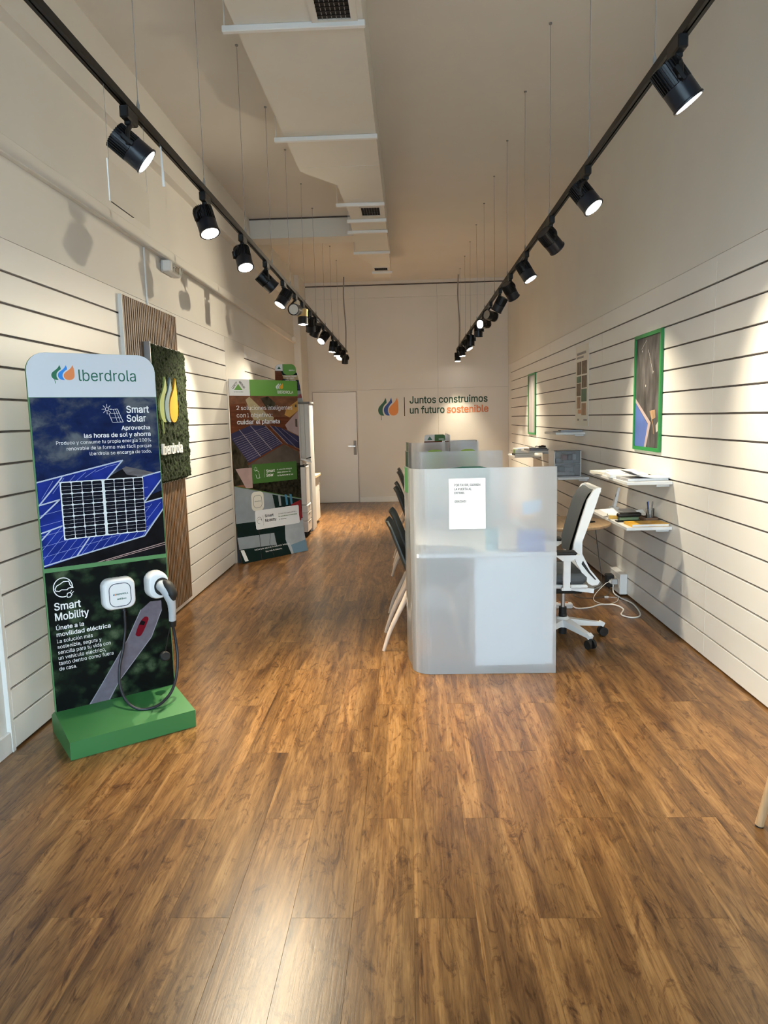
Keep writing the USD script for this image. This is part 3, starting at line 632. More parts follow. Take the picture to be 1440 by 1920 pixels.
# socket with plug
sm = pillow(.055, .072, .050, .075); sm.apply_translation([.522, .695, 0])
so = obj('plug_socket', PO.put(sm), 'charger_white', st, 30, 'white oval plug holder')
obj('socket_mouth', PO.flat(affinity.scale(Point(.536, .690).buffer(.040), 1, 1.15), .0735, .0035), 'foot_black', so, False)
def P3(a, b, c): return PO.o + PO.U * a + PO.V * b + PO.N * c
gun = tube([P3(.534, .694, .070), P3(.540, .690, .108), P3(.549, .660, .135), P3(.560, .612, .135), P3(.566, .560, .120), P3(.568, .512, .108)], [.030, .034, .031, .022, .019, .018], 14, 5)
gp = obj('charge_plug', gun, 'plug_grey', st, 40, 'grey charging plug hanging in its holder')
obj('plug_back', tube([P3(.541, .712, .095), P3(.550, .700, .128), P3(.561, .66, .152), P3(.566, .63, .150)], [.018, .027, .026, .014], 12, 5), 'foot_black', gp, 40)
obj('plug_collar', tube([P3(.568, .512, .108), P3(.570, .48, .104)], [.020, .016], 12, 2), 'foot_black', gp, 30)
cb_pts = [(.352, .585, .030), (.350, .50, .030), (.333, .40, .035), (.306, .31, .045), (.292, .225, .075), (.305, .150, .125), (.350, .112, .175), (.430, .112, .195), (.505, .150, .180), (.552, .215, .150), (.578, .31, .120), (.578, .41, .105), (.570, .482, .104)]
obj('charge_cable', tube([P3(*p) for p in cb_pts], .0072, 10, 8), 'cable_black', st, 40, 'looping black charging cable')
obj('plug_cap', [PO.put(lathe([(.012, 0), (.026, .008), (.026, .03), (.02, .036)], 18, (.536, .308, .03), (0, .2, 1))), tube([P3(.560, .49, .10), P3(.552, .42, .07), P3(.545, .36, .05), P3(.538, .33, .05)], .003, 6)], 'foot_black', st, 40, 'black round plug cap on a strap')

# ================================================================== wood slat panel and moss sign on the left wall
WLP = Plane((XL, 0, 0), (0, 1, 0))
sp = thing('slat_panel', 'vertical brown wood slat panel on the left wall behind the moss sign', 'slat panel', (XL, 5.34, 0))
SL = (XL, 5.34, 0)
cores = [at(box(XL + .0005, XL + .010, 4.785, 5.885, .06, 2.372), SL)]
for k in range(29):
    y = 4.797 + k * .0383
    cores.append(at(box(XL + .0095, XL + .0225, y - .0118, y + .0118, .0605, 2.3715), SL))
    obj('slat', at(box(XL + .0225, XL + .0265, y - .0122, y + .0122, .06, 2.372, .0008), SL), 'slat_wood', sp, False)
obj('backing', cores, 'wood_backing', sp, False, 'black felt backing with the slat cores')
obj('edge_strip', at(box(XL + .0005, XL + .026, 4.772, 4.784, .06, 2.372), SL), 'trim_white', sp, False, 'white edge strip')
ms = thing('moss_sign', 'square green moss sign with three coloured drops and white lettering on wood slats', 'sign', (XL + .03, 5.49, 1.58))
ML = (XL + .03, 5.49, 1.58); MX = XL + .031
obj('sign_frame', [at(m, ML) for m in (box(MX, MX + .045, 5.105, 5.117, 1.07, 2.10), box(MX, MX + .008, 5.117, 5.875, 1.07, 2.10))], 'steel', ms, False, 'polished metal edge frame')
ny, nz = 150, 200
yy, zz = np.meshgrid(np.linspace(5.118, 5.88, ny), np.linspace(1.075, 2.095, nz), indexing='ij')
pp = np.stack([yy * 38, zz * 30, np.zeros_like(yy)], -1)
h = .030 + .026 * meshkit.fbm(pp, 4, 3) + .010 * meshkit.noise(pp * 4.5, 9) * RNG.uniform(.6, 1, yy.shape)
edge = np.minimum(np.minimum(yy - 5.118, 5.88 - yy), np.minimum(zz - 1.075, 2.095 - zz)); h *= np.clip(edge / .018, .25, 1)
yy2 = yy + .012 * (meshkit.noise(pp * 1.7, 4) - .5) * (edge < .03); zz2 = zz + .010 * (meshkit.noise(pp * 1.7 + 9, 4) - .5) * (edge < .03)
V = np.stack([MX + .006 + h, yy2, zz2], -1).reshape(-1, 3)
idx = np.arange(ny * nz).reshape(ny, nz); a, b, c_, d = idx[:-1, :-1].ravel(), idx[1:, :-1].ravel(), idx[1:, 1:].ravel(), idx[:-1, 1:].ravel()
mm = trimesh.Trimesh(V, np.vstack([np.stack([a, b, c_], 1), np.stack([a, c_, d], 1)]), process=False)
data(obj('moss_surface', at(mm, ML), 'moss', ms, True), kind='stuff')
PMs = Plane((MX + .050, 0, 0), (0, 1, 0)); 
PMl = Plane(np.array([MX + .050, 0, 0]) - ML, (0, 1, 0))
emblem(PMl, 5.165, 1.490, .412, .375, ('drop_lime', 'drop_steel', 'drop_yellow'), ms, 0, .018)
obj('lettering', PMl.text('Iberdrola', 5.165, 1.294, .078, .466, 0, .02, True), 'text_white', ms, False, 'white raised lettering')

# ================================================================== cardboard display by the left wall
CU = np.array([.635, .772, 0]); CN = np.array([.772, -.635, 0]); C0 = np.array([-1.773, 7.544, 0]) - CU * .06
cd = thing('cardboard_display', 'tall cardboard display printed with rooftop solar panels and green header by the left wall', 'display stand', C0)
CB = (0.0, .12, .28, .45)
def cdep(z): return np.interp(z, CB, (0.0, .036, .065, .08))
def csheet(poly, c, t=.0015):
    """polygon (a, z) laid on the display face, which bends forward near the floor"""
    if not hasattr(poly, 'geom_type'): poly = Polygon(poly)
    if not poly.is_valid: poly = poly.buffer(0)
    out = []
    for lo_, hi_ in zip(CB, CB[1:] + (9.0,)):
        part = poly.intersection(sbox(-9, lo_, 9, hi_))
        for g in getattr(part, 'geoms', [part]):
            if g.area > 1e-7 and g.geom_type == 'Polygon': out.append(trimesh.creation.extrude_polygon(g, 1.0, engine='earcut'))
    m = trimesh.util.concatenate(out); v = m.vertices
    cc = c + v[:, 2] * t
    m.vertices = v[:, :1] * CU + np.stack([np.zeros(len(v)), np.zeros(len(v)), v[:, 1]], 1) - CN * (cdep(v[:, 1]) - cc)[:, None]
    return m
def ctext(txt, a, b, h, w, m, parent, bold=False, c=.0032):
    t = Plane((0, 0, 0), (1, 0, 0), (0, 1, 0)).text(txt, a, b, h, w, 0, 1.0, bold); v = t.vertices
    cc = c + v[:, 2] * .0006
    t.vertices = v[:, :1] * CU + np.stack([np.zeros(len(v)), np.zeros(len(v)), v[:, 1]], 1) - CN * (cdep(v[:, 1]) - cc)[:, None]
    return obj('lettering', t, m, parent, False)
CW = .955
back = [np.array(p) for p in ()]
obj('backing_board', trimesh.convex.convex_hull(np.array([CU * a - CN * d + [0, 0, z] for a in (.01, CW - .05) for d in (.088, .100) for z in (0, 1.95)])), 'text_grey', cd, False)
fc = obj('front_sheet', csheet(sbox(0, .001, CW, 1.968), -.004, .004), 'brown_print', cd, 30, 'printed front sheet curling forward at the floor')
def cp(pts, m, c=.0005, name='print_shape', label=None):
    g = pts if hasattr(pts, 'geom_type') else Polygon(pts).buffer(0)
    return obj(name, csheet(g.intersection(sbox(0, .002, CW, 1.968)), c, .0006), m, fc, 30, label)
cp(sbox(0, 1.795, .272, 1.968), 'paper_white', name='header_logo'); cp(sbox(.272, 1.795, CW, 1.968), 'cardboard_green', name='header_band')
cp([(.066, 1.856), (.174, 1.856), (.122, 1.918)], 'cardboard_green', .0012, 'logo_triangle')
for txt, a0, b0, rot in (('LEROY', .052, 1.862, math.radians(47)), ('MERLIN', .132, 1.935, math.radians(-47))):
    t = Plane((0, 0, 0), (1, 0, 0), (0, 1, 0)).text(txt, a0, b0, .024, .092, 0, 1.0, True, rot=rot); v = t.vertices
    t.vertices = v[:, :1] * CU + np.stack([np.zeros(len(v)), np.zeros(len(v)), v[:, 1]], 1) - CN * (.08 - (.0012 + v[:, 2] * .0006))[:, None]
    obj('lettering', t, 'text_dark', fc, False)
ctext('Da vida a tus ideas', .062, 1.831, .009, .12, 'text_grey', fc, c=.0012)
PCd = Plane(-CN * .08, CU)
emblem(PCd, .637, 1.866, .108, .072, ('paper_white', 'print_white', 'drop_yellow'), fc, .0012, .0005)
ctext('IBERDROLA', .658, 1.823, .031, .233, 'text_white', fc, True, .0012)
cp([(0, 1.70), (.2, 1.715), (.29, 1.55), (.26, 1.48), (0, 1.40)], 'rust_print'); cp([(.209, 1.752), (.262, 1.786), (.494, 1.6), (.59, 1.56), (.579, 1.517), (.306, 1.536)], 'cream_print', .0008)
cp([(.60, 1.56), (.82, 1.56), (.80, 1.41), (.53, 1.47)], 'rust_print', .0006)
cp([(CW, 1.747), (CW, 1.632), (.822, 1.555), (.748, 1.584), (.78, 1.655)], 'yellow_print', .0008); cp([(.751, 1.471), (CW, 1.63), (CW, 1.34), (.785, 1.413)], 'pink_print', .0010)
cp([(.905, 1.535), (.935, 1.535), (.935, 1.44), (.905, 1.45)], 'gable_print', .0016); cp([(.91, 1.70), (.935, 1.70), (.935, 1.67), (.91, 1.67)], 'gable_print', .0014)
cp([(.41, 1.77), (.52, 1.79), (.62, 1.72), (.60, 1.66), (.50, 1.65)], 'tree_print', .0009)
cp([(0, 1.40), (.22, 1.06), (.20, .84), (0, .84)], 'tree_print', .0006)
cp([(0, 1.396), (.26, 1.479), (.46, 1.471), (.702, 1.259), (.226, 1.068), (.194, 1.098), (.001, 1.336)], 'pv_dark', .0009, 'printed_roof')
cp([(.468, 1.471), (.513, 1.47), (.748, 1.254), (.702, 1.252)], 'rust_print', .0011); cp([(.531, 1.469), (.684, 1.444), (CW, 1.33), (CW, 1.195), (.777, 1.256)], 'pv_dark', .0009)
cp([(.757, 1.236), (.934, 1.155), (CW, 1.03), (.215, 1.021), (.199, 1.04), (.226, 1.068), (.702, 1.256)], 'gable_print', .0007)
cp([(.03, 1.02), (.25, 1.02), (.25, .80), (.16, .80)], 'pink_print', .0007)
cp([(.24, 1.05), (CW, 1.05), (CW, .61), (.20, .80)], 'bush_print', .0006)
rl = []
q0, q1, q2, q3 = map(np.array, ((.0, 1.396), (.26, 1.479), (.702, 1.259), (.21, 1.075)))
for k in range(1, 13):
    t = k / 13; rl.append(stroke([tuple(np.array([.0, 1.36]) * (1 - t) + q3 * t), tuple(np.array([.46, 1.471]) * (1 - t) + q2 * t)], .0028))
rl += [stroke([(.106, 1.436), (.386, 1.128)], .007), stroke([(.259, 1.472), (.551, 1.192)], .007), stroke([(.46, 1.471), (.702, 1.259)], .005), stroke([(.60, 1.46), (.90, 1.21)], .004), stroke([(.531, 1.469), (.777, 1.256)], .005), stroke([(.70, 1.43), (.94, 1.27)], .003)]
cp(unary_union(rl), 'pv_dark_line', .0015, 'roof_line')
cp(unary_union([stroke([(.20, 1.058), (.72, 1.262), (.757, 1.252), (CW, 1.17)], .016)]), 'rust_print', .0016, 'roof_edge')
for txt, a, b, h, w, bold in (('2', .081, 1.643, .046, .038, 0), ('soluciones', .142, 1.643, .046, .345, 0), ('inteligentes', .507, 1.643, .046, .359, 0), ('con', .081, 1.566, .046, .118, 0), ('1', .222, 1.566, .046, .018, 0), ('objetivo:', .270, 1.566, .046, .299, 0), ('cuidar', .081, 1.493, .046, .228, 1), ('el', .336, 1.493, .046, .058, 1), ('planeta', .418, 1.493, .046, .256, 1)):
    ctext(txt, a, b, h, w, 'text_white', fc, bool(bold), .0032)
gc = cp(rrect(.25, .90, .842, 1.053, .015), 'card_green_dark', .0018, 'green_card', 'dark green text card')
cp(unary_union([stroke([(.304, .985), (.34, .975), (.352, .90), (.31, .90), (.30, .94)], .004)] + [stroke([(.30 + .012 * math.cos(k * .785), 1.0 + .012 * math.sin(k * .785)), (.30 + .026 * math.cos(k * .785), 1.0 + .026 * math.sin(k * .785))], .003) for k in range(8)] + [stroke([(.42, .99), (.42, .90)], .002)]), 'text_white', .0026, 'pictogram')
for txt, a, b, h, w, bold in (('Smart', .447, .953, .032, .122, 1), ('Solar', .445, .907, .032, .104, 1), ('la solución integral', .603, .968, .016, .22, 0), ('para ahorrar en', .605, .936, .016, .195, 1), ('tu factura de la luz', .605, .90, .016, .232, 1)):
    ctext(txt, a, b, h, w, 'text_white', fc, bool(bold))
cp([(0, .835), (CW, .61), (CW, .002), (0, .002)], 'bluegrey_print', .0008); cp(stroke([(0, .838), (CW, .612)], .008), 'card_green_dark', .0012)
cp([(.52, .70), (CW, .60), (CW, .38), (.56, .50)], 'dark_teal_print', .0011)
for x in (.60, .70, .77): cp([(x, .685), (x + .035, .675), (x + .045, .56), (x + .015, .56)], 'cyan_print' if x != .60 else 'bluegrey_print', .0014)
cp([(.79, .56), (.94, .60), (CW, .40), (.90, .34)], 'red_print', .0014)
cp([(.0, .43), (.26, .424), (.535, .40), (.535, .267), (.042, .279), (0, .28)], 'dark_teal_print', .0012); cp([(.50, .40), (.70, .40), (.68, .05), (.52, .05)], 'dark_teal_print', .0011)
cp([(.35, .26), (.50, .26), (.52, .13), (.36, .13)], 'bluegrey_print', .0013)
cp([(0, .151), (.36, .14), (.66, .12), (.70, .002), (0, .002)], 'dark_teal_print', .0014)
cp([(.678, .34), (CW, .36), (CW, .002), (.697, .002), (.655, .17)], 'car_grey_print', .0016); cp([(.72, .10), (CW, .13), (CW, .002), (.73, .002)], 'blue_strip_print', .0019)
cp(stroke([(.299, .34), (.292, .18), (.265, .004)], .006), 'text_dark', .0021, 'printed_cable'); cp(stroke([(.452, .275), (.42, .16), (.446, .004)], .005), 'text_dark', .0021, 'printed_cable')
cp(rrect(.222, .394, .540, .752, .05), 'paper_cream', .0013, 'printed_box'); g2 = rrect(.248, .368, .572, .712, .04); cp(g2.difference(g2.buffer(-.004)), 'text_grey', .0020, 'printed_ring')
ctext('IBERDROLA', .265, .64, .011, .09, 'text_grey', fc, c=.0022)
wc = cp(rrect(.262, .905, .331, .543, .02), 'paper_white', .0024, 'white_card', 'white text card')
for txt, a, b, h, w, m, bold in (('Smart', .397, .456, .030, .125, 'text_dark', 1), ('Mobility', .397, .404, .030, .163, 'text_dark', 1), ('la solución para unirte a', .594, .466, .012, .27, 'text_grey', 0), ('la movilidad sostenible', .595, .436, .012, .28, 'card_green_dark', 1), ('y ahorrar', .597, .404, .012, .11, 'text_grey', 1)):
    ctext(txt, a, b, h, w, m, fc, bool(bold), .0032)
cp(stroke([(.316 + .034 * math.cos(t), .43 + .036 * math.sin(t)) for t in np.radians(np.arange(-10, 290, 15))], .003).union(stroke([(.29, .425), (.31, .445), (.345, .44), (.35, .425)], .003)).union(stroke([(.37, .48), (.37, .37)], .002)), 'text_grey', .0032, 'pictogram')
ctext('Infórmate aquí de la solución integral', .20, .112, .016, .50, 'text_white', fc, c=.0026); ctext('Que más te interesa.', .34, .075, .016, .24, 'text_white', fc, c=.0026)
cp([(.012, .145), (.06, .14), (.088, .02), (.04, .02)], 'paper_white', .0022, 'barcode_label')

# ================================================================== copier, locker and base cabinet in the far left
co = thing('copier', 'white floor standing office copier with stacked paper drawers', 'copier', (-1.6, 9.38, 0)); KL = (-1.6, 9.38, 0)
obj('body', at(box(-1.86, -1.345, 9.24, 9.58, .42, .915, .008), KL), 'copier_white', co, False)
for z0, z1 in ((.06, .205), (.21, .315), (.32, .415)):
    d_ = obj('paper_drawer', at(box(-1.86, -1.335, 9.23, 9.58, z0, z1, .006), KL), 'copier_white', co, False)
    obj('drawer_grip', at(box(-1.337, -1.332, 9.34, 9.47, z1 - .03, z1 - .012), KL), 'wire_grey', d_, False)
for a in ((-1.38, 9.27), (-1.38, 9.54), (-1.82, 9.27), (-1.82, 9.54)):
    obj('caster', at(cyl((a[0], a[1] - .015, .03), (a[0], a[1] + .015, .03), .03, 16), KL), 'foot_black', co)
obj('output_slot', at(box(-1.85, -1.36, 9.25, 9.57, .916, .94), KL), 'black_metal', co, False, 'dark paper output gap')
obj('scanner_lid', at(box(-1.86, -1.38, 9.24, 9.58, .941, 1.0, .008), KL), 'locker_grey', co, False)
obj('control_panel', at(bar((-1.42, 9.26, 1.01), (-1.285, 9.30, .965), .16, .02, (0, .2, 1)), KL), 'charger_white', co, False, 'white tilted control panel')
lk = thing('locker', 'tall pale grey locker with narrow upright doors beside the copier', 'locker', (-1.6, 9.9, 0)); LL = (-1.6, 9.9, 0)
obj('carcass', at(box(-1.87, -1.335, 9.716, 10.1, .0, 1.74, .003), LL), 'locker_grey', lk, False)
obj('top_board', at(box(-1.88, -1.325, 9.69, 10.12, 1.7405, 1.765, .003), LL), 'locker_top', lk, False, 'dark grey top board')
for k in range(4):
    x1 = -1.337 - k * .062
    dd = obj('door', at(box(x1 - .060, x1, 9.70, 9.7155, .02, 1.735, .002), LL), 'locker_grey', lk, False)
    if k == 0: obj('handle', at(bar((x1 - .055, 9.685, 1.0), (x1 + .01, 9.685, 1.02), .012, .012), LL), 'foot_black', dd, False)
# rounded cardboard display standing on the locker
D3 = np.array([-1.79, 9.80, 1.7655]); P3p = Plane((0, 0, 0), (.96, .28, 0))
d3 = thing('cardboard_display', 'small rounded top cardboard display standing on the grey locker', 'display stand', D3)
o3 = Polygon([(.02, 0), (.365, 0), (.345, .12), (.325, .26), (.295, .40), (.0, .40), (.0, .1)]).buffer(0).union(rrect(.0, .285, .30, .515, .07)).buffer(0)
obj('board', P3p.flat(o3, -.012, .012), 'dark_teal_print', d3, False)
def o3cut(g): return o3.intersection(g.buffer(0)).buffer(-.001)
for g, m in ((sbox(-1, .425, .105, 3), 'paper_white'), (rrect(.105, .29, .37, .60, .06), 'cardboard_green'), (Polygon([(0, .425), (.08, .425), (.11, .32), (.04, .25), (0, .25)]), 'rust_print'), (Polygon([(.10, .37), (.34, .37), (.34, .30), (.22, .30), (.11, .32), (.08, .425)]), 'cream_print'),
             (Polygon([(.04, .25), (.12, .315), (.34, .27), (.345, .17), (.03, .20)]), 'pv_dark'), (Polygon([(.20, .16), (.40, .16), (.40, 0), (.20, 0)]), 'bluegrey_print'), (Polygon([(.27, .10), (.36, .12), (.36, .06), (.27, .05)]), 'red_print')):
    obj('print_shape', P3p.flat(o3cut(g), 0, .0008), m, d3, False)
obj('logo_triangle', P3p.flat([(.035, .45), (.08, .45), (.057, .485)], .001, .0006), 'dark_green', d3, False)
for txt, a, b, h, w in (('IBERDROLA', .19, .425, .016, .075), ('2 soluciones inteligentes', .12, .345, .018, .17), ('con 1 objetivo:', .15, .318, .018, .11), ('cuidar el planeta', .135, .29, .018, .14)):
    obj('lettering', P3p.text(txt, a, b, h, w, .0012, .0005, True), 'text_white', d3, False)
bc = thing('base_cabinet', 'low white cabinet with a pale wood worktop near the far door', 'cabinet', (-1.6, 10.45, 0)); BL = (-1.6, 10.45, 0)
obj('body', at(box(-1.87, -1.375, 10.25, 10.72, .05, .69, .003), BL), 'cabinet_white', bc, False)
obj('plinth', at(box(-1.86, -1.40, 10.27, 10.70, .0, .05), BL), 'locker_grey', bc, False)
dd = obj('door', at(box(-1.375, -1.357, 10.255, 10.715, .055, .685, .002), BL), 'cabinet_white', bc, False)
obj('handle', at(tube([(-1.357, 10.62, .58), (-1.335, 10.62, .57), (-1.335, 10.62, .49), (-1.357, 10.62, .48)], .004, 8), BL), 'wire_grey', dd)
obj('worktop', at(box(-1.875, -1.335, 10.22, 10.73, .6905, .725, .003), BL), 'oak_top', bc, False, 'pale wood worktop')

# ================================================================== lettering on the far wall
PB = Plane((0, 12.999, 0), (1, 0, 0))
lt = thing('wall_sign', 'dark green and orange slogan lettering with three drop emblem on the far wall', 'sign', (.45, 12.999, 1.7))
PBl = Plane(np.array([0, 12.999, 0]) - (.45, 12.999, 1.7), (1, 0, 0))
emblem(PBl, -.534, 1.527, .366, .358, ('wall_green', 'wall_blue', 'wall_orange'), lt, .0, .002)
obj('divider_bar', PBl.flat(sbox(-.067, 1.548, -.053, 1.885), 0, .002), 'wall_text_green', lt, False)
obj('lettering', PBl.text('Juntos construimos', .034, 1.772, .122, 1.395, 0, .002, True), 'wall_text_green', lt, False, 'dark green words Juntos construimos')
obj('lettering', PBl.text('un futuro', .034, 1.592, .122, .625, 0, .002, True), 'wall_text_green', lt, False, 'dark green words un futuro')
obj('lettering', PBl.text('sostenible', .70, 1.592, .122, .745, 0, .002, True), 'wall_text_orange', lt, False, 'orange word sostenible')

# ================================================================== desks and frosted partitions
def partition(label, x1, y, ret, note):
    t = thing('privacy_screen', label, 'screen', (.42, y, 0), 0, 'frosted desk partitions'); L = (.42, y, 0)
    R = .115; pts = [(x1, y), (R, y)]
    pts += [(R - R * math.sin(a), y + R - R * math.cos(a)) for a in np.linspace(.1, math.pi / 2, 12)]
    pts += [(-.004, y + R + .06), (-.022, y + R + .16), (-.03, y + ret)]
    poly = LineString(pts).buffer(.0022, cap_style=2, join_style=1)
    m = trimesh.creation.extrude_polygon(poly, 1.223, engine='earcut'); m.apply_translation([0, 0, .002])
    obj('frosted_panel', at(m, L), 'frosted_acrylic', t, 40, 'curved frosted acrylic sheet')
    gm = LineString([(-.0085, y + R + .075), (-.026, y + R + .155)]).buffer(.0012, cap_style=2)
    g = trimesh.creation.extrude_polygon(gm, .15, engine='earcut'); g.apply_translation([0, 0, 1.07])
    obj('green_strip', at(g, L), 'stand_green' if note else 'dark_green', t, False, 'green strip on the curved end')
    return t
for i, (y, x1, l) in enumerate(((4.10, .843, 'nearest frosted desk partition with a paper notice on it'), (6.15, .80, 'middle frosted desk partition just behind the nearest one'), (8.42, .82, 'farthest frosted desk partition towards the back wall'))):
    partition(l, x1, y, .36, i == 0)
    dk = thing('desk', ('near', 'middle', 'far')[i] + ' white desk behind the ' + ('nearest', 'middle', 'farthest')[i] + ' frosted partition', 'desk', (.45, y + .75, 0), 0, 'desks behind the partitions')
    q = (.45, y + .75, 0)
    obj('desk_top', at(box(.035, .85, y + .02, y + 1.45, .700, .725, .003), q), 'desk_white', dk, False)
    pd = obj('pedestal', at(box(.37, .83, y + .018, y + .42, .045, .698, .004), q), 'desk_white', dk, False, 'white drawer pedestal')
    obj('pedestal_foot', [at(box(a, a + .05, b, b + .05, 0, .045), q) for a in (.40, .75) for b in (y + .05, y + .33)], 'wire_grey', pd, False)
    obj('end_panel', at(box(.06, .83, y + 1.42, y + 1.445, 0, .699, .002), q), 'desk_white', dk, False)
# things on the near desk, seen blurred through the frosted sheet
t = thing('desk_tray', 'blurred blue tray on the near desk, seen through the frosted partition', 'tray', (.71, 4.19, .725)); obj('tray', [box(-.075, .075, -.05, .05, 0, .012, .003), box(-.075, -.068, -.05, .05, .012, .12), box(.068, .075, -.05, .05, .012, .12), box(-.068, .068, -.05, -.043, .012, .12), box(-.068, .068, .043, .05, .012, .12)], 'bin_blue', t, False)
t = thing('desk_cup', 'blurred teal cup on the near desk, seen through the frosted partition', 'cup', (.485, 4.22, .725)); obj('cup', lathe([(.036, 0), (.044, .13), (.040, .13), (.033, .006)], 24), 'bin_teal', t)
# dark green sign board on the near desk, lime ones on the middle desk
t = thing('desk_sign', 'dark green board with cut corners peeking over the nearest partition', 'sign', (.42, 4.95, .725)); pl = Plane((0, 0, 0), (1, 0, 0))
obj('board', pl.flat([(-.145, .0), (.14, .0), (.14, .435), (.07, .450), (-.05, .450), (-.145, .438)], -.006, .012), 'dark_green', t, False); obj('foot', box(-.12, .13, -.06, .06, 0, .008, .002), 'desk_white', t, False)
t = thing('desk_sign', 'left lime green rounded board peeking over the middle partition', 'sign', (.35, 7.0, .725)); obj('board', pl.flat(rrect(-.19, .0, 0, .478, .07), -.006, .012), 'lime_green', t, False); obj('foot', box(-.17, -.02, -.05, .05, 0, .008, .002), 'desk_white', t, False)
t = thing('desk_sign', 'right lime green rounded board peeking over the middle partition', 'sign', (.50, 7.0, .725)); obj('board', pl.flat(rrect(-.02, .17, 0, .478, .07), -.006, .012), 'lime_green', t, False); obj('foot', box(.0, .15, -.05, .05, 0, .008, .002), 'desk_white', t, False)
t = thing('screen_divider', 'clear acrylic screen standing edge on behind the middle partition', 'screen', (.40, 7.0, .725))
obj('clear_sheet', box(-.025, -.021, -.42, .42, .01, .63), 'clear_acrylic', t, False); obj('foot', [box(-.06, .015, -.36, -.33, 0, .012), box(-.06, .015, .33, .36, 0, .012)], 'white_metal', t, False)
t = thing('document_tray', 'pale grey paper tray behind the far partition', 'tray', (.62, 8.9, .725)); obj('tray', [box(-.2, .22, -.12, .12, 0, .02, .003), box(-.2, .22, .11, .12, .02, .50), box(-.2, -.19, -.12, .12, .02, .50), box(.21, .22, -.12, .12, .02, .50)], 'paper_white', t, False); obj('grey_label', box(.10, .19, -.1215, -.1205, .42, .47), 'wire_grey', t, False)
# leaflet card behind the far partition
t = thing('leaflet_card', 'small white and green header card standing behind the far partition', 'card', (.36, 9.6, .725))
g3 = sbox(-.15, 0, .135, .52).union(rrect(-.15, .135, .3, .562, .04)); obj('card', pl.flat(g3, -.004, .004), 'rust_print', t, False)
obj('white_header', pl.flat(g3.intersection(sbox(-1, .475, -.01, 1)), 0, .0008), 'paper_white', t, False); obj('green_header', pl.flat(g3.intersection(sbox(-.01, .475, 1, 1)), 0, .0008), 'card_green_dark', t, False)
obj('logo_triangle', pl.flat([(-.11, .49), (-.04, .49), (-.075, .54)], .0008, .0006), 'dark_green', t, False); obj('lettering', pl.text('IBERDROLA', .045, .492, .016, .075, .0008, .0005, True), 'text_white', t, False)
obj('foot', box(-.12, .11, -.05, .05, 0, .008), 'paper_white', t, False)
# paper notice and a scrap of paper stuck to the near partition
pn = thing('paper_notice', 'white paper notice in Spanish taped to the nearest frosted partition', 'notice', (.33, 4.0975, 1.02)); PN = Plane((0, 0, 0), (1, 0, 0))
obj('sheet', PN.flat(sbox(-.104, -.147, .106, .147), 0, .0006), 'paper_white', pn, False)
for txt, b, w in (('POR FAVOR, CIERREN', .103, .148), ('LA PUERTA AL', .080, .098), ('ENTRAR.', .058, .058), ('GRACIAS!', .008, .066)):
    obj('lettering', PN.text(txt, -.072, b, .0125, w, .0006, .0003, True), 'text_dark', pn, False)
ps = thing('paper_scrap', 'blank torn scrap of paper stuck behind the nearest frosted partition', 'paper', (.70, 4.1040, 1.0)); obj('sheet', PN.flat([(-.056, .022), (.058, .040), (.056, -.012), (.046, -.034), (-.004, -.046), (-.050, -.050)], 0, .0006), 'print_white', ps, False)

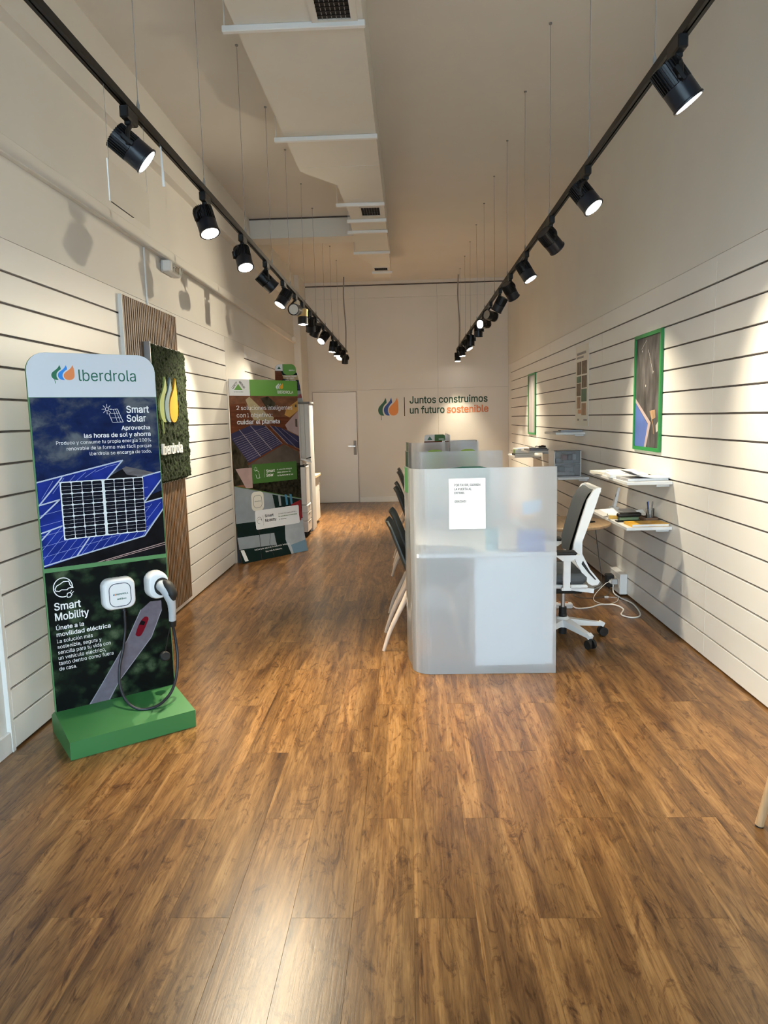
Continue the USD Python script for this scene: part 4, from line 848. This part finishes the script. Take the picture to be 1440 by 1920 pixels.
# ================================================================== visitor chairs along the left of the desks
def visitor_chair(label, loc, rotz):
    t = thing('visitor_chair', label, 'chair', loc, rotz, 'dark visitor chairs with pale wooden legs')
    prof = np.array([(-.215, .842), (-.190, .80), (-.150, .69), (-.112, .58), (-.080, .50), (-.045, .458), (.01, .437), (.09, .434), (.19, .442), (.27, .452), (.32, .447), (.335, .430)])
    s = np.linspace(0, 1, 34); ds = np.r_[0, np.cumsum(np.linalg.norm(np.diff(prof, axis=0), axis=1))]; ds /= ds[-1]
    cx, cz = np.interp(s, ds, prof[:, 0]), np.interp(s, ds, prof[:, 1])
    wd = np.interp(s, [0, .03, .10, .30, .5, .75, .95, 1], [.12, .165, .195, .225, .235, .235, .215, .17])
    tang = np.gradient(np.stack([cx, cz], 1), axis=0); tang /= np.linalg.norm(tang, axis=1, keepdims=True); nrm = np.stack([-tang[:, 1], tang[:, 0]], 1); nrm *= np.where(nrm[:, :1] * 1 + nrm[:, 1:] * 1 < 0, -1, 1)
    us = np.linspace(-1, 1, 17); top, bot = [], []
    for i in range(len(s)):
        for u in us:
            cup = .030 * abs(u) ** 2.4 * (1 - .6 * abs(s[i] - .45))
            p = np.array([cx[i] + nrm[i, 0] * cup, u * wd[i], cz[i] + nrm[i, 1] * cup]); top.append(p); bot.append(p - np.array([nrm[i, 0], 0, nrm[i, 1]]) * .010)
    n, m = len(s), len(us); ix = np.arange(n * m).reshape(n, m); a, b, c_, d = ix[:-1, :-1].ravel(), ix[1:, :-1].ravel(), ix[1:, 1:].ravel(), ix[:-1, 1:].ravel()
    F1 = np.vstack([np.stack([a, b, c_], 1), np.stack([a, c_, d], 1)]); F2 = F1[:, ::-1] + n * m
    ring_ = list(ix[0, :]) + list(ix[1:, -1]) + list(ix[-1, -2::-1]) + list(ix[-2:0:-1, 0]); FF = []
    for k in range(len(ring_)):
        p, q = ring_[k], ring_[(k + 1) % len(ring_)]; FF += [[p, q + n * m, q], [p, p + n * m, q + n * m]]
    shell = trimesh.Trimesh(np.array(top + bot), np.vstack([F1, F2, FF]), process=False); trimesh.repair.fix_normals(shell)
    obj('seat_shell', shell, 'chair_shell', t, 50, 'dark moulded seat and back shell')
    obj('seat_plate', box(-.02, .17, -.10, .10, .405, .424, .004), 'black_metal', t, False)
    for sx, fx in ((-1, -.245), (1, .285)):
        for sy in (-1, 1):
            kx = -.055 if sx < 0 else .16
            pts = [(fx, sy * .205, 0), (fx + sx * -.045, sy * .19, .13), (kx + sx * .05, sy * .165, .32), (kx + sx * .012, sy * .15, .385), (kx - sx * .05, sy * .12, .408), (kx - sx * .10, sy * .08, .412)]
            obj('leg', tube(pts, [.0115, .014, .0185, .021, .018, .012], 10, 6), 'pale_wood', t, 40)
    return t
VC = [(4.75, 'front most dark visitor chair tucked under the near desk'), (5.26, 'second dark visitor chair, just behind the front most one at the near desk'), (6.98, 'dark visitor chair at the near end of the middle desk'),
      (7.50, 'dark visitor chair at the far end of the middle desk'), (9.05, 'dark visitor chair at the near end of the far desk'), (9.6, 'dark visitor chair at the far end of the far desk')]
ch0 = visitor_chair(VC[0][1], (.055, VC[0][0], 0), 0)
for y, l in VC[1:]: copy_of(ch0, l, (.065, y, 0), random.uniform(-2, 2))

# ================================================================== office chair
oc = thing('office_chair', 'white framed swivel office chair with grey fabric back beside the right wall', 'office chair', (1.03, 4.79, 0), 178.0)
for k, a in enumerate(np.radians([-242, -170, -98, -26, 46])):
    d = np.array([math.cos(a), math.sin(a), 0])
    ar = obj('base_arm', [bar(d * .03 + [0, 0, .115], d * .27 + [0, 0, .082], .058, .048, (0, 0, 1), .034, .024), bar(d * .262 + [0, 0, .09], d * .29 + [0, 0, .075], .034, .03)], 'white_metal', oc, False)
    e = d * .285; tg = np.array([-d[1], d[0], 0])
    obj('caster', [cyl(e + tg * .010 + [0, 0, .03], e + tg * .028 + [0, 0, .03], .03, 18), cyl(e - tg * .028 + [0, 0, .03], e - tg * .010 + [0, 0, .03], .03, 18), cyl(e + [0, 0, .03], e + [0, 0, .068], .011, 10)], 'foot_black', ar)
obj('hub', lathe([(.055, .085), (.050, .135), (.035, .15)], 20), 'white_metal', oc)
obj('column', [cyl((0, 0, .03), (0, 0, .17), .028, 18), cyl((0, 0, .17), (0, 0, .215), .026, 16)], 'foot_black', oc)
obj('gas_lift', cyl((0, 0, .2), (0, 0, .335), .014, 14), 'steel', oc)
obj('mechanism', [box(-.12, .10, -.085, .085, .325, .385, .012)], 'foot_black', oc, False)
obj('seat_pan', [box(-.12, .295, -.235, .235, .395, .420, .01), bar((-.02, 0, .385), (-.17, 0, .365), .34, .03)], 'white_metal', oc, False, 'white seat pan')
obj('seat', box(-.115, .30, -.235, .235, .421, .492, .026), 'seat_fabric', oc, 40, 'grey upholstered seat')
rail_o = [(-.255, 1.035), (-.300, 1.045), (-.275, .96), (-.235, .84), (-.185, .70), (-.185, .62), (-.235, .50), (-.30, .385), (-.285, .350), (-.25, .345), (-.225, .365), (-.15, .555), (-.125, .625), (-.130, .68), (-.175, .84), (-.215, .97)]
slot = [(-.190, .575), (-.235, .475), (-.275, .405), (-.268, .400), (-.225, .465), (-.180, .55)]
def xz(poly, y0, y1):
    m = trimesh.creation.extrude_polygon(poly, y1 - y0, engine='earcut'); v = m.vertices; m.vertices = np.stack([v[:, 0], y0 + v[:, 2], v[:, 1]], 1); trimesh.repair.fix_normals(m); return m
BX = .10
rail_o = [(x, z + .06 * max(0, (.56 - z) / .2)) for x, z in rail_o]; slot = [(x, z + .06 * max(0, (.56 - z) / .2)) for x, z in slot]
rail_o = [(x + BX, z) for x, z in rail_o]; slot = [(x + BX, z) for x, z in slot]
rail_p = Polygon(rail_o).buffer(.012).buffer(-.012)
bf = obj('back_frame', [xz(rail_p, -.205, -.178), xz(rail_p, .178, .205), bar((-.285 + BX, -.19, 1.03), (-.285 + BX, .19, 1.03), .03, .03, (0, 0, 1)), bar((-.27 + BX, -.19, .43), (-.27 + BX, .19, .43), .03, .04)], 'white_metal', oc, False, 'white back frame with bent side rails')
obj('rail_slot', [xz(Polygon(slot), -.2065, -.205), xz(Polygon(slot), .205, .2065)], 'foot_black', bf, False)
# fabric back, curving back at the top
bp = np.array([(-.122, .60), (-.128, .68), (-.150, .76), (-.175, .85), (-.205, .945), (-.235, 1.005), (-.272, 1.030)])
v, f = [], []
for i, (x, z) in enumerate(bp):
    wv = (.12, .165, .175, .177, .177, .177, .175)[i]
    for u in np.linspace(-1, 1, 9): v.append([x + BX - .022 * (1 - u * u) + .012, u * wv, z])
for i in range(len(bp) - 1):
    for k in range(8): q = [i * 9 + k, i * 9 + k + 1, (i + 1) * 9 + k + 1, (i + 1) * 9 + k]; f += [[q[0], q[1], q[2]], [q[0], q[2], q[3]]]
fb = trimesh.Trimesh(np.array(v), np.array(f), process=False); v2 = np.array(v) + [-.018, 0, 0]
fb2 = trimesh.Trimesh(v2, np.array(f)[:, ::-1], process=False)
obj('back_fabric', [fb, fb2], 'seat_fabric', oc, 60, 'grey upholstered backrest')
for sy in (-1, 1):
    am = obj('armrest', [bar((.025, sy * .26, .395), (.025, sy * .26, .46), .03, .042, (1, 0, 0)), bar((.025, sy * .26, .45), (.025, sy * .265, .60), .038, .045, (1, 0, 0)), bar((.025, sy * .265, .59), (.025, sy * .265, .628), .045, .06, (1, 0, 0), .05, .16), box(-.005, .055, sy * .2, sy * .27, .392, .412)], 'white_metal', oc, False, 'white armrest post')
    obj('arm_pad', box(-.035, .215, sy * .265 - .04, sy * .265 + .04, .629, .652, .009), 'foot_black', am, 30, 'black arm pad')

# ================================================================== low round table by the right wall
tb = thing('round_table', 'low round pale wood table on a white disc foot by the right wall', 'table', (1.40, 6.38, 0))
obj('table_top', lathe([(.355, .532), (.375, .540), (.378, .556), (.372, .562)], 64), 'oak_top', tb, 40)
obj('table_stem', lathe([(.03, .02), (.028, .532)], 20), 'white_metal', tb)
obj('disc_foot', lathe([(.315, 0), (.315, .006), (.29, .014), (.04, .024)], 56), 'charger_white', tb, 30, 'white disc foot')
t = thing('phone', 'black mobile phone lying on the low round table', 'phone', (1.56, 6.30, .5625), 35); obj('case', box(-.07, .07, -.036, .036, 0, .009, .003), 'foot_black', t, False); obj('screen', box(-.066, .066, -.032, .032, .0091, .0098), 'cell_black', t, False)

# ================================================================== shelves and what lies on them
def shelf(label, y0, y1, z, x0=1.49):
    t = thing('wall_shelf', label, 'shelf', ((x0 + XR) / 2, (y0 + y1) / 2, z), 0, 'white shelves on the right wall'); L = ((x0 + XR) / 2, (y0 + y1) / 2, z)
    obj('shelf_board', at(box(x0, XR - .001, y0, y1, z - .022, z, .002), L), 'white_metal', t, False)
    for y in (y0 + .06, y1 - .07): obj('bracket', at(box(XR - .09, XR - .001, y, y + .006, z - .042, z - .0225), L), 'white_metal', t, False)
    return t
shelf('near upper white wall shelf with loose catalogues on it', 4.93, 5.90, 1.045)
shelf('near lower white wall shelf with stationery on it', 4.92, 5.90, .732)
shelf('white wall shelf carrying the clear drawer box', 7.20, 7.95, .885)
shelf('small high white wall shelf under the photo poster', 7.38, 7.98, 1.33, 1.50)
shelf('far white wall shelf with grey magazines on it', 9.15, 9.75, 1.06, 1.52)
shelf('farthest white wall shelf with green books on it', 9.80, 10.45, .965, 1.44)
def paper_sheet(w, d, n=10, lift=.0, curl=.03, t=.0012):
    """a sheet or thin catalogue, its far end lifting"""
    v, f = [], []
    for s_ in (0, 1):
        for i in range(n + 1):
            for j in (0, 1):
                x = (j - .5) * w; y = (i / n - .5) * d; v.append([x, y, lift + curl * (max(0, i / n - .35) / .65) ** 2 + s_ * t])
    k = 2 * (n + 1)
    for i in range(n):
        a, b, c, d_ = 2 * i, 2 * i + 1, 2 * i + 3, 2 * i + 2; f += [[k + a, k + b, k + c], [k + a, k + c, k + d_], [a, c, b], [a, d_, c], [a, k + a, k + d_], [a, k + d_, d_], [b, c, k + c], [b, k + c, k + b]]
    f += [[0, 1, k + 1], [0, k + 1, k], [2 * n, k + 2 * n, k + 2 * n + 1], [2 * n, k + 2 * n + 1, 2 * n + 1]]
    m = trimesh.Trimesh(np.array(v), np.array(f), process=False); trimesh.repair.fix_normals(m); return m
def flatbook(name, label, cat, x, y, z, w, d, h, rot, cover, pages='paper_white', title=None, grp=None):
    t = thing(name, label, cat, (x, y, z), rot, grp)
    obj('pages', box(-w / 2 + .003, w / 2 - .002, -d / 2 + .003, d / 2 - .003, .0015, h - .0015), pages, t, False)
    obj('cover', [box(-w / 2, w / 2, -d / 2, d / 2, h - .0015, h, .0004), box(-w / 2, w / 2, -d / 2, d / 2, 0, .0015, .0004), box(-w / 2, -w / 2 + .002, -d / 2, d / 2, .001, h - .001)], cover, t, False)
    return t
z1 = 1.0455
flatbook('catalogue', 'thick dark edged catalogue at the bottom of the pile on the near upper shelf', 'catalogue', 1.645, 5.10, z1, .29, .22, .018, 4, 'paper_grey')
t = thing('magazine', 'open white magazine with a lifted page on the near upper shelf', 'magazine', (1.655, 5.08, z1 + .0185), 94); obj('page', [paper_sheet(.215, .28, 12, .0, .05, .003), paper_sheet(.215, .28, 12, .003, .028, .002)], 'paper_white', t, 40); obj('printed_side', paper_sheet(.205, .27, 12, -.0012, .047, .0008), 'paper_grey', t, 40)
flatbook('catalogue', 'white catalogue lying flat in the middle of the near upper shelf', 'catalogue', 1.62, 5.38, z1, .27, .23, .024, -7, 'paper_white')
flatbook('catalogue', 'cream catalogue at the far end of the near upper shelf', 'catalogue', 1.60, 5.68, z1, .26, .25, .020, 12, 'paper_cream')
t = thing('loose_paper', 'loose white sheet lying on top of the catalogues on the near upper shelf', 'paper', (1.63, 5.47, z1 + .0245), -3); obj('sheet', paper_sheet(.21, .297, 8, 0, .012, .0008), 'paper_white', t, 40)
z2 = .7325
flatbook('notebook', 'notebook with a yellow orange cover at the near end of the lower shelf', 'notebook', 1.655, 5.02, z2, .26, .165, .018, 3, 'book_yellow')
t = thing('stapler', 'black and green stapler on the lower shelf beside the yellow notebook', 'stapler', (1.582, 5.20, z2), 92)
obj('stapler_base', box(-.03, .03, -.085, .085, 0, .010, .003), 'stapler_black', t, False); obj('stapler_body', box(-.026, .026, -.075, .07, .0105, .034, .006), 'stapler_green', t, False)
obj('stapler_top', trimesh.convex.convex_hull(np.vstack([trimesh.creation.icosphere(2, .022).vertices * [1.2, 1, .8] + [0, s_, .050] for s_ in (-.075, 0, .06)])), 'stapler_black', t)
flatbook('note_block', 'block of white and yellow note paper on the lower shelf', 'paper', 1.57, 5.40, z2, .15, .18, .030, -12, 'paper_cream', 'book_yellow')
t = thing('loose_paper', 'curled white sheet on the paper block on the lower shelf', 'paper', (1.56, 5.44, z2 + .0305), 20); obj('sheet', paper_sheet(.15, .19, 8, 0, .022, .0008), 'paper_white', t, 40)
flatbook('folder', 'grey folder at the back of the lower shelf against the wall', 'folder', 1.725, 5.63, z2, .13, .36, .014, 0, 'paper_grey')
t = thing('pen_tray', 'brown pen tray against the wall on the lower shelf', 'tray', (1.735, 5.29, z2), 0); obj('tray', [box(-.04, .05, -.13, .11, 0, .006, .002), box(-.045, -.038, -.13, .11, .0, .03), box(.045, .052, -.13, .11, 0, .03), box(-.04, .05, -.137, -.13, 0, .03), box(-.04, .05, .11, .117, 0, .03)], 'tray_brown', t, False)
t = thing('note_pad', 'small crumpled white note on the brown pen tray', 'paper', (1.735, 5.33, z2 + .0305), 25); obj('sheet', [paper_sheet(.07, .09, 8, .0, .03, .001)], 'paper_white', t, 40)
t = thing('pen_pot', 'clear pot of dark pens at the wall end of the lower shelf', 'pot', (1.74, 5.20, z2 + .0065)); obj('pot', lathe([(.028, 0), (.030, .085), (.028, .085), (.026, .004)], 20), 'clear_acrylic', t)
for k, (a, m) in enumerate(((.4, 'stapler_black'), (1.9, 'bin_blue'), (3.3, 'stapler_black'), (5.0, 'wire_grey'))):
    obj('pen', cyl((.010 * math.cos(a), .010 * math.sin(a), .006), (.022 * math.cos(a), .022 * math.sin(a), .135), .004, 8), m, t)
t = thing('handset', 'white cordless handset standing at the far end of the lower shelf', 'phone', (1.66, 5.83, z2)); obj('cradle', box(-.035, .035, -.035, .035, 0, .03, .008), 'charger_white', t, False); hb = obj('handset_body', bar((0, 0, .03), (.035, .0, .185), .045, .022, (1, 0, 0), .03, .016), 'charger_white', t, False); obj('display', bar((.0155, -.0125, .105), (.0215, -.0125, .135), .02, .004, (0, 1, 0)), 'foot_black', hb, False)
# clear drawer box
db = thing('drawer_box', 'clear plastic two drawer box on the shelf behind the office chair', 'drawer box', (1.60, 7.42, .8855)); 
obj('case', [box(-.135, .135, -.15, -.142, .26, .268), box(-.135, -.126, -.15, .15, 0, .268), box(.126, .135, -.15, .15, 0, .268), box(-.126, .126, -.15, .15, .262, .268), box(-.126, .126, -.15, .15, 0, .005), box(-.126, .126, .142, .15, .005, .262), box(-.126, .126, -.15, .14, .131, .136)], 'charger_white', db, False)
for k, z in enumerate((.008, .139)):
    dw = obj('drawer', [box(-.122, .122, -.156, -.150, z, z + .118, .002), box(-.122, .122, -.149, .13, z, z + .004)], 'smoke_acrylic', db, False, 'clear drawer front')
    obj('drawer_lip', tube([(-.07, -.158, z + .108), (-.03, -.162, z + .094), (.03, -.162, z + .094), (.07, -.158, z + .108)], .004, 8), 'smoke_acrylic', dw)
    if k == 0: obj('contents', [box(-.10, .08, -.12, .05, z + .006, z + .035, .004), box(-.02, .03, -.13, -.08, z + .036, z + .045)], 'paper_white', dw, False); obj('contents', box(-.11, .0, -.02, .1, z + .04, z + .085), 'tub_blue', dw, False)
    else:
        obj('contents', box(-.05, .0, -.135, -.06, z + .03, z + .085, .006), 'red_print', dw, False); obj('contents', box(.005, .05, -.135, -.06, z + .03, z + .085, .006), 'text_dark', dw, False); obj('contents', box(.055, .09, -.135, -.06, z + .03, z + .09, .006), 'paper_white', dw, False); obj('contents', box(-.11, -.02, -.05, .08, z + .006, z + .04), 'tub_blue', dw, False)
flatbook('magazine', 'dark magazine lying on the small high shelf under the poster', 'magazine', 1.66, 7.56, 1.3305, .24, .25, .012, 6, 'paper_grey', 'paper_grey')
flatbook('folder', 'dark blue folder on the dark magazine on the small high shelf', 'folder', 1.68, 7.53, 1.343, .22, .20, .008, -4, 'tub_blue')
flatbook('magazine', 'lower grey magazine of the pile on the far shelf', 'magazine', 1.655, 9.36, 1.0605, .25, .30, .022, 5, 'paper_grey', 'paper_grey'); flatbook('magazine', 'upper grey magazine of the pile on the far shelf', 'magazine', 1.67, 9.33, 1.083, .22, .28, .012, -8, 'paper_grey', 'book_dark')
t = thing('small_tool', 'small dark and red gadget on top of the grey magazines on the far shelf', 'gadget', (1.72, 9.30, 1.0955), 30); obj('gadget', [box(-.05, .05, -.02, .02, 0, .025, .007), tube([(-.05, 0, .012), (-.08, .02, .02), (-.07, .05, .01)], .005, 6)], 'foot_black', t, False); obj('red_button', box(-.01, .015, -.015, .015, .0252, .032, .003), 'red_print', t, False)
for k, (l, m) in enumerate((('black bottom book of the green pile on the farthest shelf', 'book_dark'), ('thick green book in the middle of the pile on the farthest shelf', 'book_green'), ('white catalogue on top of the green book pile on the farthest shelf', 'paper_white'))):
    flatbook('book', l, 'book', 1.585 + .01 * k, 9.98, .9655 + (.0, .0305, .0805)[k], .27, .24, (.03, .05, .018)[k], (2, -3, 8)[k], m)

# ================================================================== frames and poster on the right wall
WRP = Plane((XR - .001, 0, 0), (0, -1, 0))
def green_frame(label, y0, y1, z0, z1, draw):
    t = thing('picture_frame', label, 'picture', (XR - .001, (y0 + y1) / 2, (z0 + z1) / 2), 0, 'green framed pictures on the right wall'); pl = Plane(np.array([XR - .001, 0, 0]) - (XR - .001, (y0 + y1) / 2, (z0 + z1) / 2), (0, -1, 0))
    b = .026; A0, A1 = -y1, -y0
    for g in ([(A0, z0), (A1, z0), (A1 - b, z0 + b), (A0 + b, z0 + b)], [(A0, z1), (A1, z1), (A1 - b, z1 - b), (A0 + b, z1 - b)], [(A0, z0), (A0 + b, z0 + b), (A0 + b, z1 - b), (A0, z1)], [(A1, z0), (A1 - b, z0 + b), (A1 - b, z1 - b), (A1, z1)]):
        obj('frame_side', pl.flat(g, 0, .018), 'frame_green', t, False)
    draw(t, pl, A0 + b, A1 - b, z0 + b, z1 - b)
def pic_pool(t, pl, a0, a1, z0, z1):
    pic = obj('picture', pl.flat(sbox(a0, z0, a1, z1), .001, .006), 'poster_dark', t, False, 'dark picture with a blue pool corner')
    w, h = a1 - a0, z1 - z0; q = lambda p: [(a0 + x * w, z0 + y * h) for x, y in p]
    obj('blue_pool', pl.flat(q([(0, .41), (.56, .20), (.42, .0), (0, .0)]), .007, .0006), 'poster_blue', pic, False)
    obj('pool_edge', pl.flat(q([(0, .45), (.0, .415), (.55, .215), (.40, 0), (.48, 0), (.66, .225)]), .0072, .0006), 'poster_pink', pic, False)
    for g in (stroke(q([(.50, .88), (.60, .78), (.70, .66)]), .003), stroke(q([(.22, .90), (.30, .93), (.42, .97)]), .003), Point(*q([(.72, .675)])[0]).buffer(.006), Point(*q([(.42, .56)])[0]).buffer(.008), Point(*q([(.25, .88)])[0]).buffer(.007), Polygon(q([(.86, .20), (1.0, .26), (.98, .16), (.88, .14)]))):
        obj('leaf_mark', pl.flat(g, .007, .0006), 'poster_mark', pic, False)
    obj('sand_mark', [pl.flat(q([(.60, .33), (.82, .34), (.84, .27), (.70, .25)]), .0073, .0006), pl.flat(stroke(q([(.70, .25), (.76, .19), (.79, .13)]), .012), .0075, .0006)], 'photo_tan', pic, False)
def pic_grey(t, pl, a0, a1, z0, z1):
    pic = obj('picture', pl.flat(sbox(a0, z0, a1, z1), .001, .006), 'poster_grey', t, False, 'pale grey streaked picture'); w = a1 - a0
    obj('pink_streak', pl.flat([(a0 + .5 * w, z0), (a0 + .62 * w, z0), (a0 + .72 * w, z1 - .2), (a0 + .55 * w, z1 - .1)], .007, .0006), 'poster_pink', pic, False)
green_frame('large green framed dark picture with a blue pool corner', 5.175, 5.775, 1.23, 2.10, pic_pool)
green_frame('far green framed pale grey picture near the back wall', 10.20, 10.79, 1.235, 2.105, pic_grey)
po = thing('poster', 'white poster with a grid of small photographs above the high shelf', 'poster', (XR - .001, 7.53, 1.80)); pp_ = Plane(np.array([XR - .001, 0, 0]) - (XR - .001, 7.53, 1.80), (0, -1, 0))
obj('board', pp_.flat(sbox(-7.80, 1.395, -7.25, 2.212), 0, .006), 'paper_cream', po, False)
Wp = .55; PA = lambda u, v: (-7.80 + u * Wp, 2.212 - v * .817)
for u0, v0, u1, v1, m in ((.12, .20, .46, .36, 'photo_brown'), (.50, .20, .88, .36, 'photo_brown'), (.10, .38, .46, .46, 'photo_green'), (.50, .38, .88, .53, 'photo_brown'), (.10, .47, .44, .625, 'photo_brown'), (.48, .545, .88, .70, 'photo_green'), (.14, .64, .42, .785, 'photo_tan'), (.50, .72, .84, .87, 'photo_tan'), (.22, .80, .48, .85, 'photo_orange')):
    a, b = PA(u0, v1), PA(u1, v0); obj('photograph', pp_.flat(sbox(a[0], a[1], b[0], b[1]), .006, .0006), m, po, False)
obj('heading_line', [pp_.flat(sbox(*PA(.10, .115), *PA(.80, .085)), .006, .0005), pp_.flat(sbox(*PA(.10, .16), *PA(.62, .135)), .006, .0005)], 'wire_grey', po, False); obj('logo_mark', [pp_.flat(sbox(*PA(.18, .94), *PA(.30, .915)), .006, .0005), pp_.flat(sbox(*PA(.66, .94), *PA(.92, .92)), .006, .0005)], 'wire_grey', po, False)

# ================================================================== small fittings and cables
t = thing('emergency_light', 'small grey and white emergency light box under the trunking on the left wall', 'emergency light', (XL, 5.80, 2.73)); obj('case', box(.001, .075, -.15, .15, -.045, .045, .012), 'locker_grey', t, False); obj('cover', box(.02, .085, -.151, -.10, -.040, .040, .006), 'white_metal', t, False); obj('lens_cover', box(.076, .10, -.08, .10, -.035, .03, .008), 'clear_acrylic', t, False)
t = thing('sensor_box', 'tiny white sensor box on the left wall near the far pillar', 'sensor', (XL + .035, 11.85, 2.83)); obj('case', box(.0005, .05, -.05, .05, -.035, .035, .008), 'white_metal', t, False); obj('cap', box(.051, .056, -.03, .03, -.02, .02), 'trim_white', t, False)
t = thing('wall_conduit', 'thin white cable conduit running down to the wood slat panel', 'conduit', (XL, 5.31, 2.375)); obj('conduit', box(.0005, .012, -.009, .009, 0, .413, .003), 'white_metal', t, False)
# clear acrylic sheet hung by threads from the left track, and a white strip hung beside it
t = thing('hanging_sign', 'clear acrylic sheet hanging by threads from the left light track', 'sign', (-1.05, 2.85, 2.43)); obj('sheet', box(-.001, .001, -.203, .20, -.113, .03), 'clear_film', t, False); obj('sheet_edge', [box(-.0018, .0018, -.2055, -.2035, -.115, .03)], 'text_white', t, False); obj('lower_edge', [box(-.0018, .0018, -.19, .02, -.1155, -.1135)], 'text_dark', t, False); obj('thread', [cyl((0, y, .03), (0, y, .282), .0008, 5) for y in (-.19, .19)], 'wire_grey', t)
t = thing('hanging_strip', 'narrow white strip hanging on a thread beside the nearest left spotlight', 'strip', (-1.04, 3.23, 2.54)); obj('strip', [bar((0, 0, 0), (-.004, 0, .165), .011, .003, (0, 1, 0), .006, .003)], 'text_white', t, False); obj('thread', cyl((-.004, 0, .165), (-.008, 0, .18), .0009, 5), 'wire_grey', t)
sb = thing('socket_box', 'white surface mounted socket box at the foot of the right wall', 'socket box', (1.77, 5.96, 0)); obj('box', box(-.035, .0285, -.075, .24, .012, .185, .004), 'white_metal', sb, False)
for k, y in enumerate((-.02, .07, .16)): obj('socket', box(-.0375, -.0352, y - .035, y + .035, .06, .14, .001), 'trim_white', sb, False)
pw = thing('power_plug', 'grey plug adapter pushed into the white socket box', 'plug', (1.727, 5.95, .11)); obj('plug_body', box(-.045, .003, -.02, .02, -.022, .022, .005), 'locker_grey', pw, False); obj('plug_pin_cover', box(-.058, -.0455, -.015, .015, -.015, .015, .004), 'white_metal', pw, False)
pb = thing('power_adapter', 'black mains adapter plugged into the socket box beside the low table', 'adapter', (1.725, 6.06, .10)); obj('adapter', box(-.06, .0045, -.03, .04, -.06, .05, .006), 'foot_black', pb, False); obj('adapter_collar', lathe([(.007, 0), (.005, .02)], 10, (-.03, 0, -.061), (0, 0, -1)), 'foot_black', pb)
def cable(label, pts, r, m, tip=None):
    t = thing('floor_cable', label, 'cable', pts[0]); P = np.array(pts) - np.array(pts[0]); obj('cable', tube(P, r, 8, 8), m, t, 40)
    if tip: obj('plug_tip', bar(P[-1], P[-1] + np.array(tip), .018, .012), 'white_metal', t, False)
cable('thick white cable looping over the floor from socket box to power strip', [(1.70, 5.95, .085), (1.69, 5.90, .03), (1.72, 5.80, .006), (1.76, 5.60, .006), (1.72, 5.30, .006), (1.64, 5.22, .006), (1.58, 5.30, .006), (1.64, 5.46, .006), (1.60, 5.56, .014), (1.50, 5.60, .006), (1.40, 5.52, .006), (1.30, 5.50, .006), (1.262, 5.525, .02)], .0055, 'cable_white')
cable('thin white charging cable curling on the floor left of the socket box', [(1.67, 5.95, .112), (1.62, 5.93, .09), (1.52, 5.85, .02), (1.49, 5.72, .004), (1.56, 5.62, .004), (1.66, 5.70, .004), (1.72, 5.86, .004)], .0028, 'cable_white')
cable('short white cable end with a metal tip lying near the socket box', [(1.70, 5.83, .004), (1.66, 5.84, .004), (1.63, 5.84, .006)], .0025, 'cable_white', (-.03, 0, 0))
cable('thin dark cable hanging from the low table down to the black adapter', [(1.66, 6.40, .53), (1.67, 6.39, .40), (1.69, 6.36, .20), (1.685, 6.25, .04), (1.60, 6.12, .022), (1.45, 6.00, .018), (1.36, 5.92, .004), (1.45, 5.82, .004), (1.60, 5.86, .004), (1.69, 6.00, .02)], .0035, 'cable_grey')
cable('thin dark lead running from the table edge to the floor behind the chair', [(1.62, 6.30, .53), (1.55, 6.32, .46), (1.50, 6.36, .36), (1.44, 6.40, .22), (1.36, 6.34, .03), (1.28, 6.10, .02), (1.16, 5.86, .004)], .003, 'cable_grey')
t = thing('power_strip', 'white power strip with red switches on the floor under the chair', 'power strip', (1.19, 5.54, 0)); obj('strip_body', box(-.10, .075, -.028, .028, 0, .042, .006), 'charger_white', t, False)
for x in (-.02, .03): obj('switch', box(x - .012, x + .012, -.012, .012, .0422, .049, .002), 'photo_orange', t, False)
for x in (-.07,): obj('socket_ring', lathe([(.018, 0), (.018, .003), (.014, .003)], 16, (x, 0, .0425)), 'trim_white', t)

# ================================================================== wooden chair at the right edge
wc_ = thing('wooden_chair', 'round legged wooden chair cut off by the right edge of the photo', 'chair', (1.53, 2.24, 0), 0)
for fx, fy, tx, ty in ((-.269, .258, -.205, .20), (.22, .258, .17, .20), (-.26, -.22, -.20, -.17), (.22, -.22, .17, -.17)):
    lg = obj('leg', cyl((fx, fy, .006), (tx, ty, .455), .0155, 18, .019), 'leg_wood', wc_); obj('leg_foot', cyl((fx, fy, 0), (fx, fy, .006), .0145, 16), 'foot_black', lg)
obj('seat', box(-.205, .21, -.20, .21, .456, .48, .01), 'leg_wood', wc_, False)
obj('backrest', [box(.185, .21, -.18, .19, .62, .82, .01)], 'leg_wood', wc_, False)
for y in (-.15, .16): obj('back_post', cyl((.195, y, .48), (.198, y, .63), .012, 12), 'leg_wood', wc_)
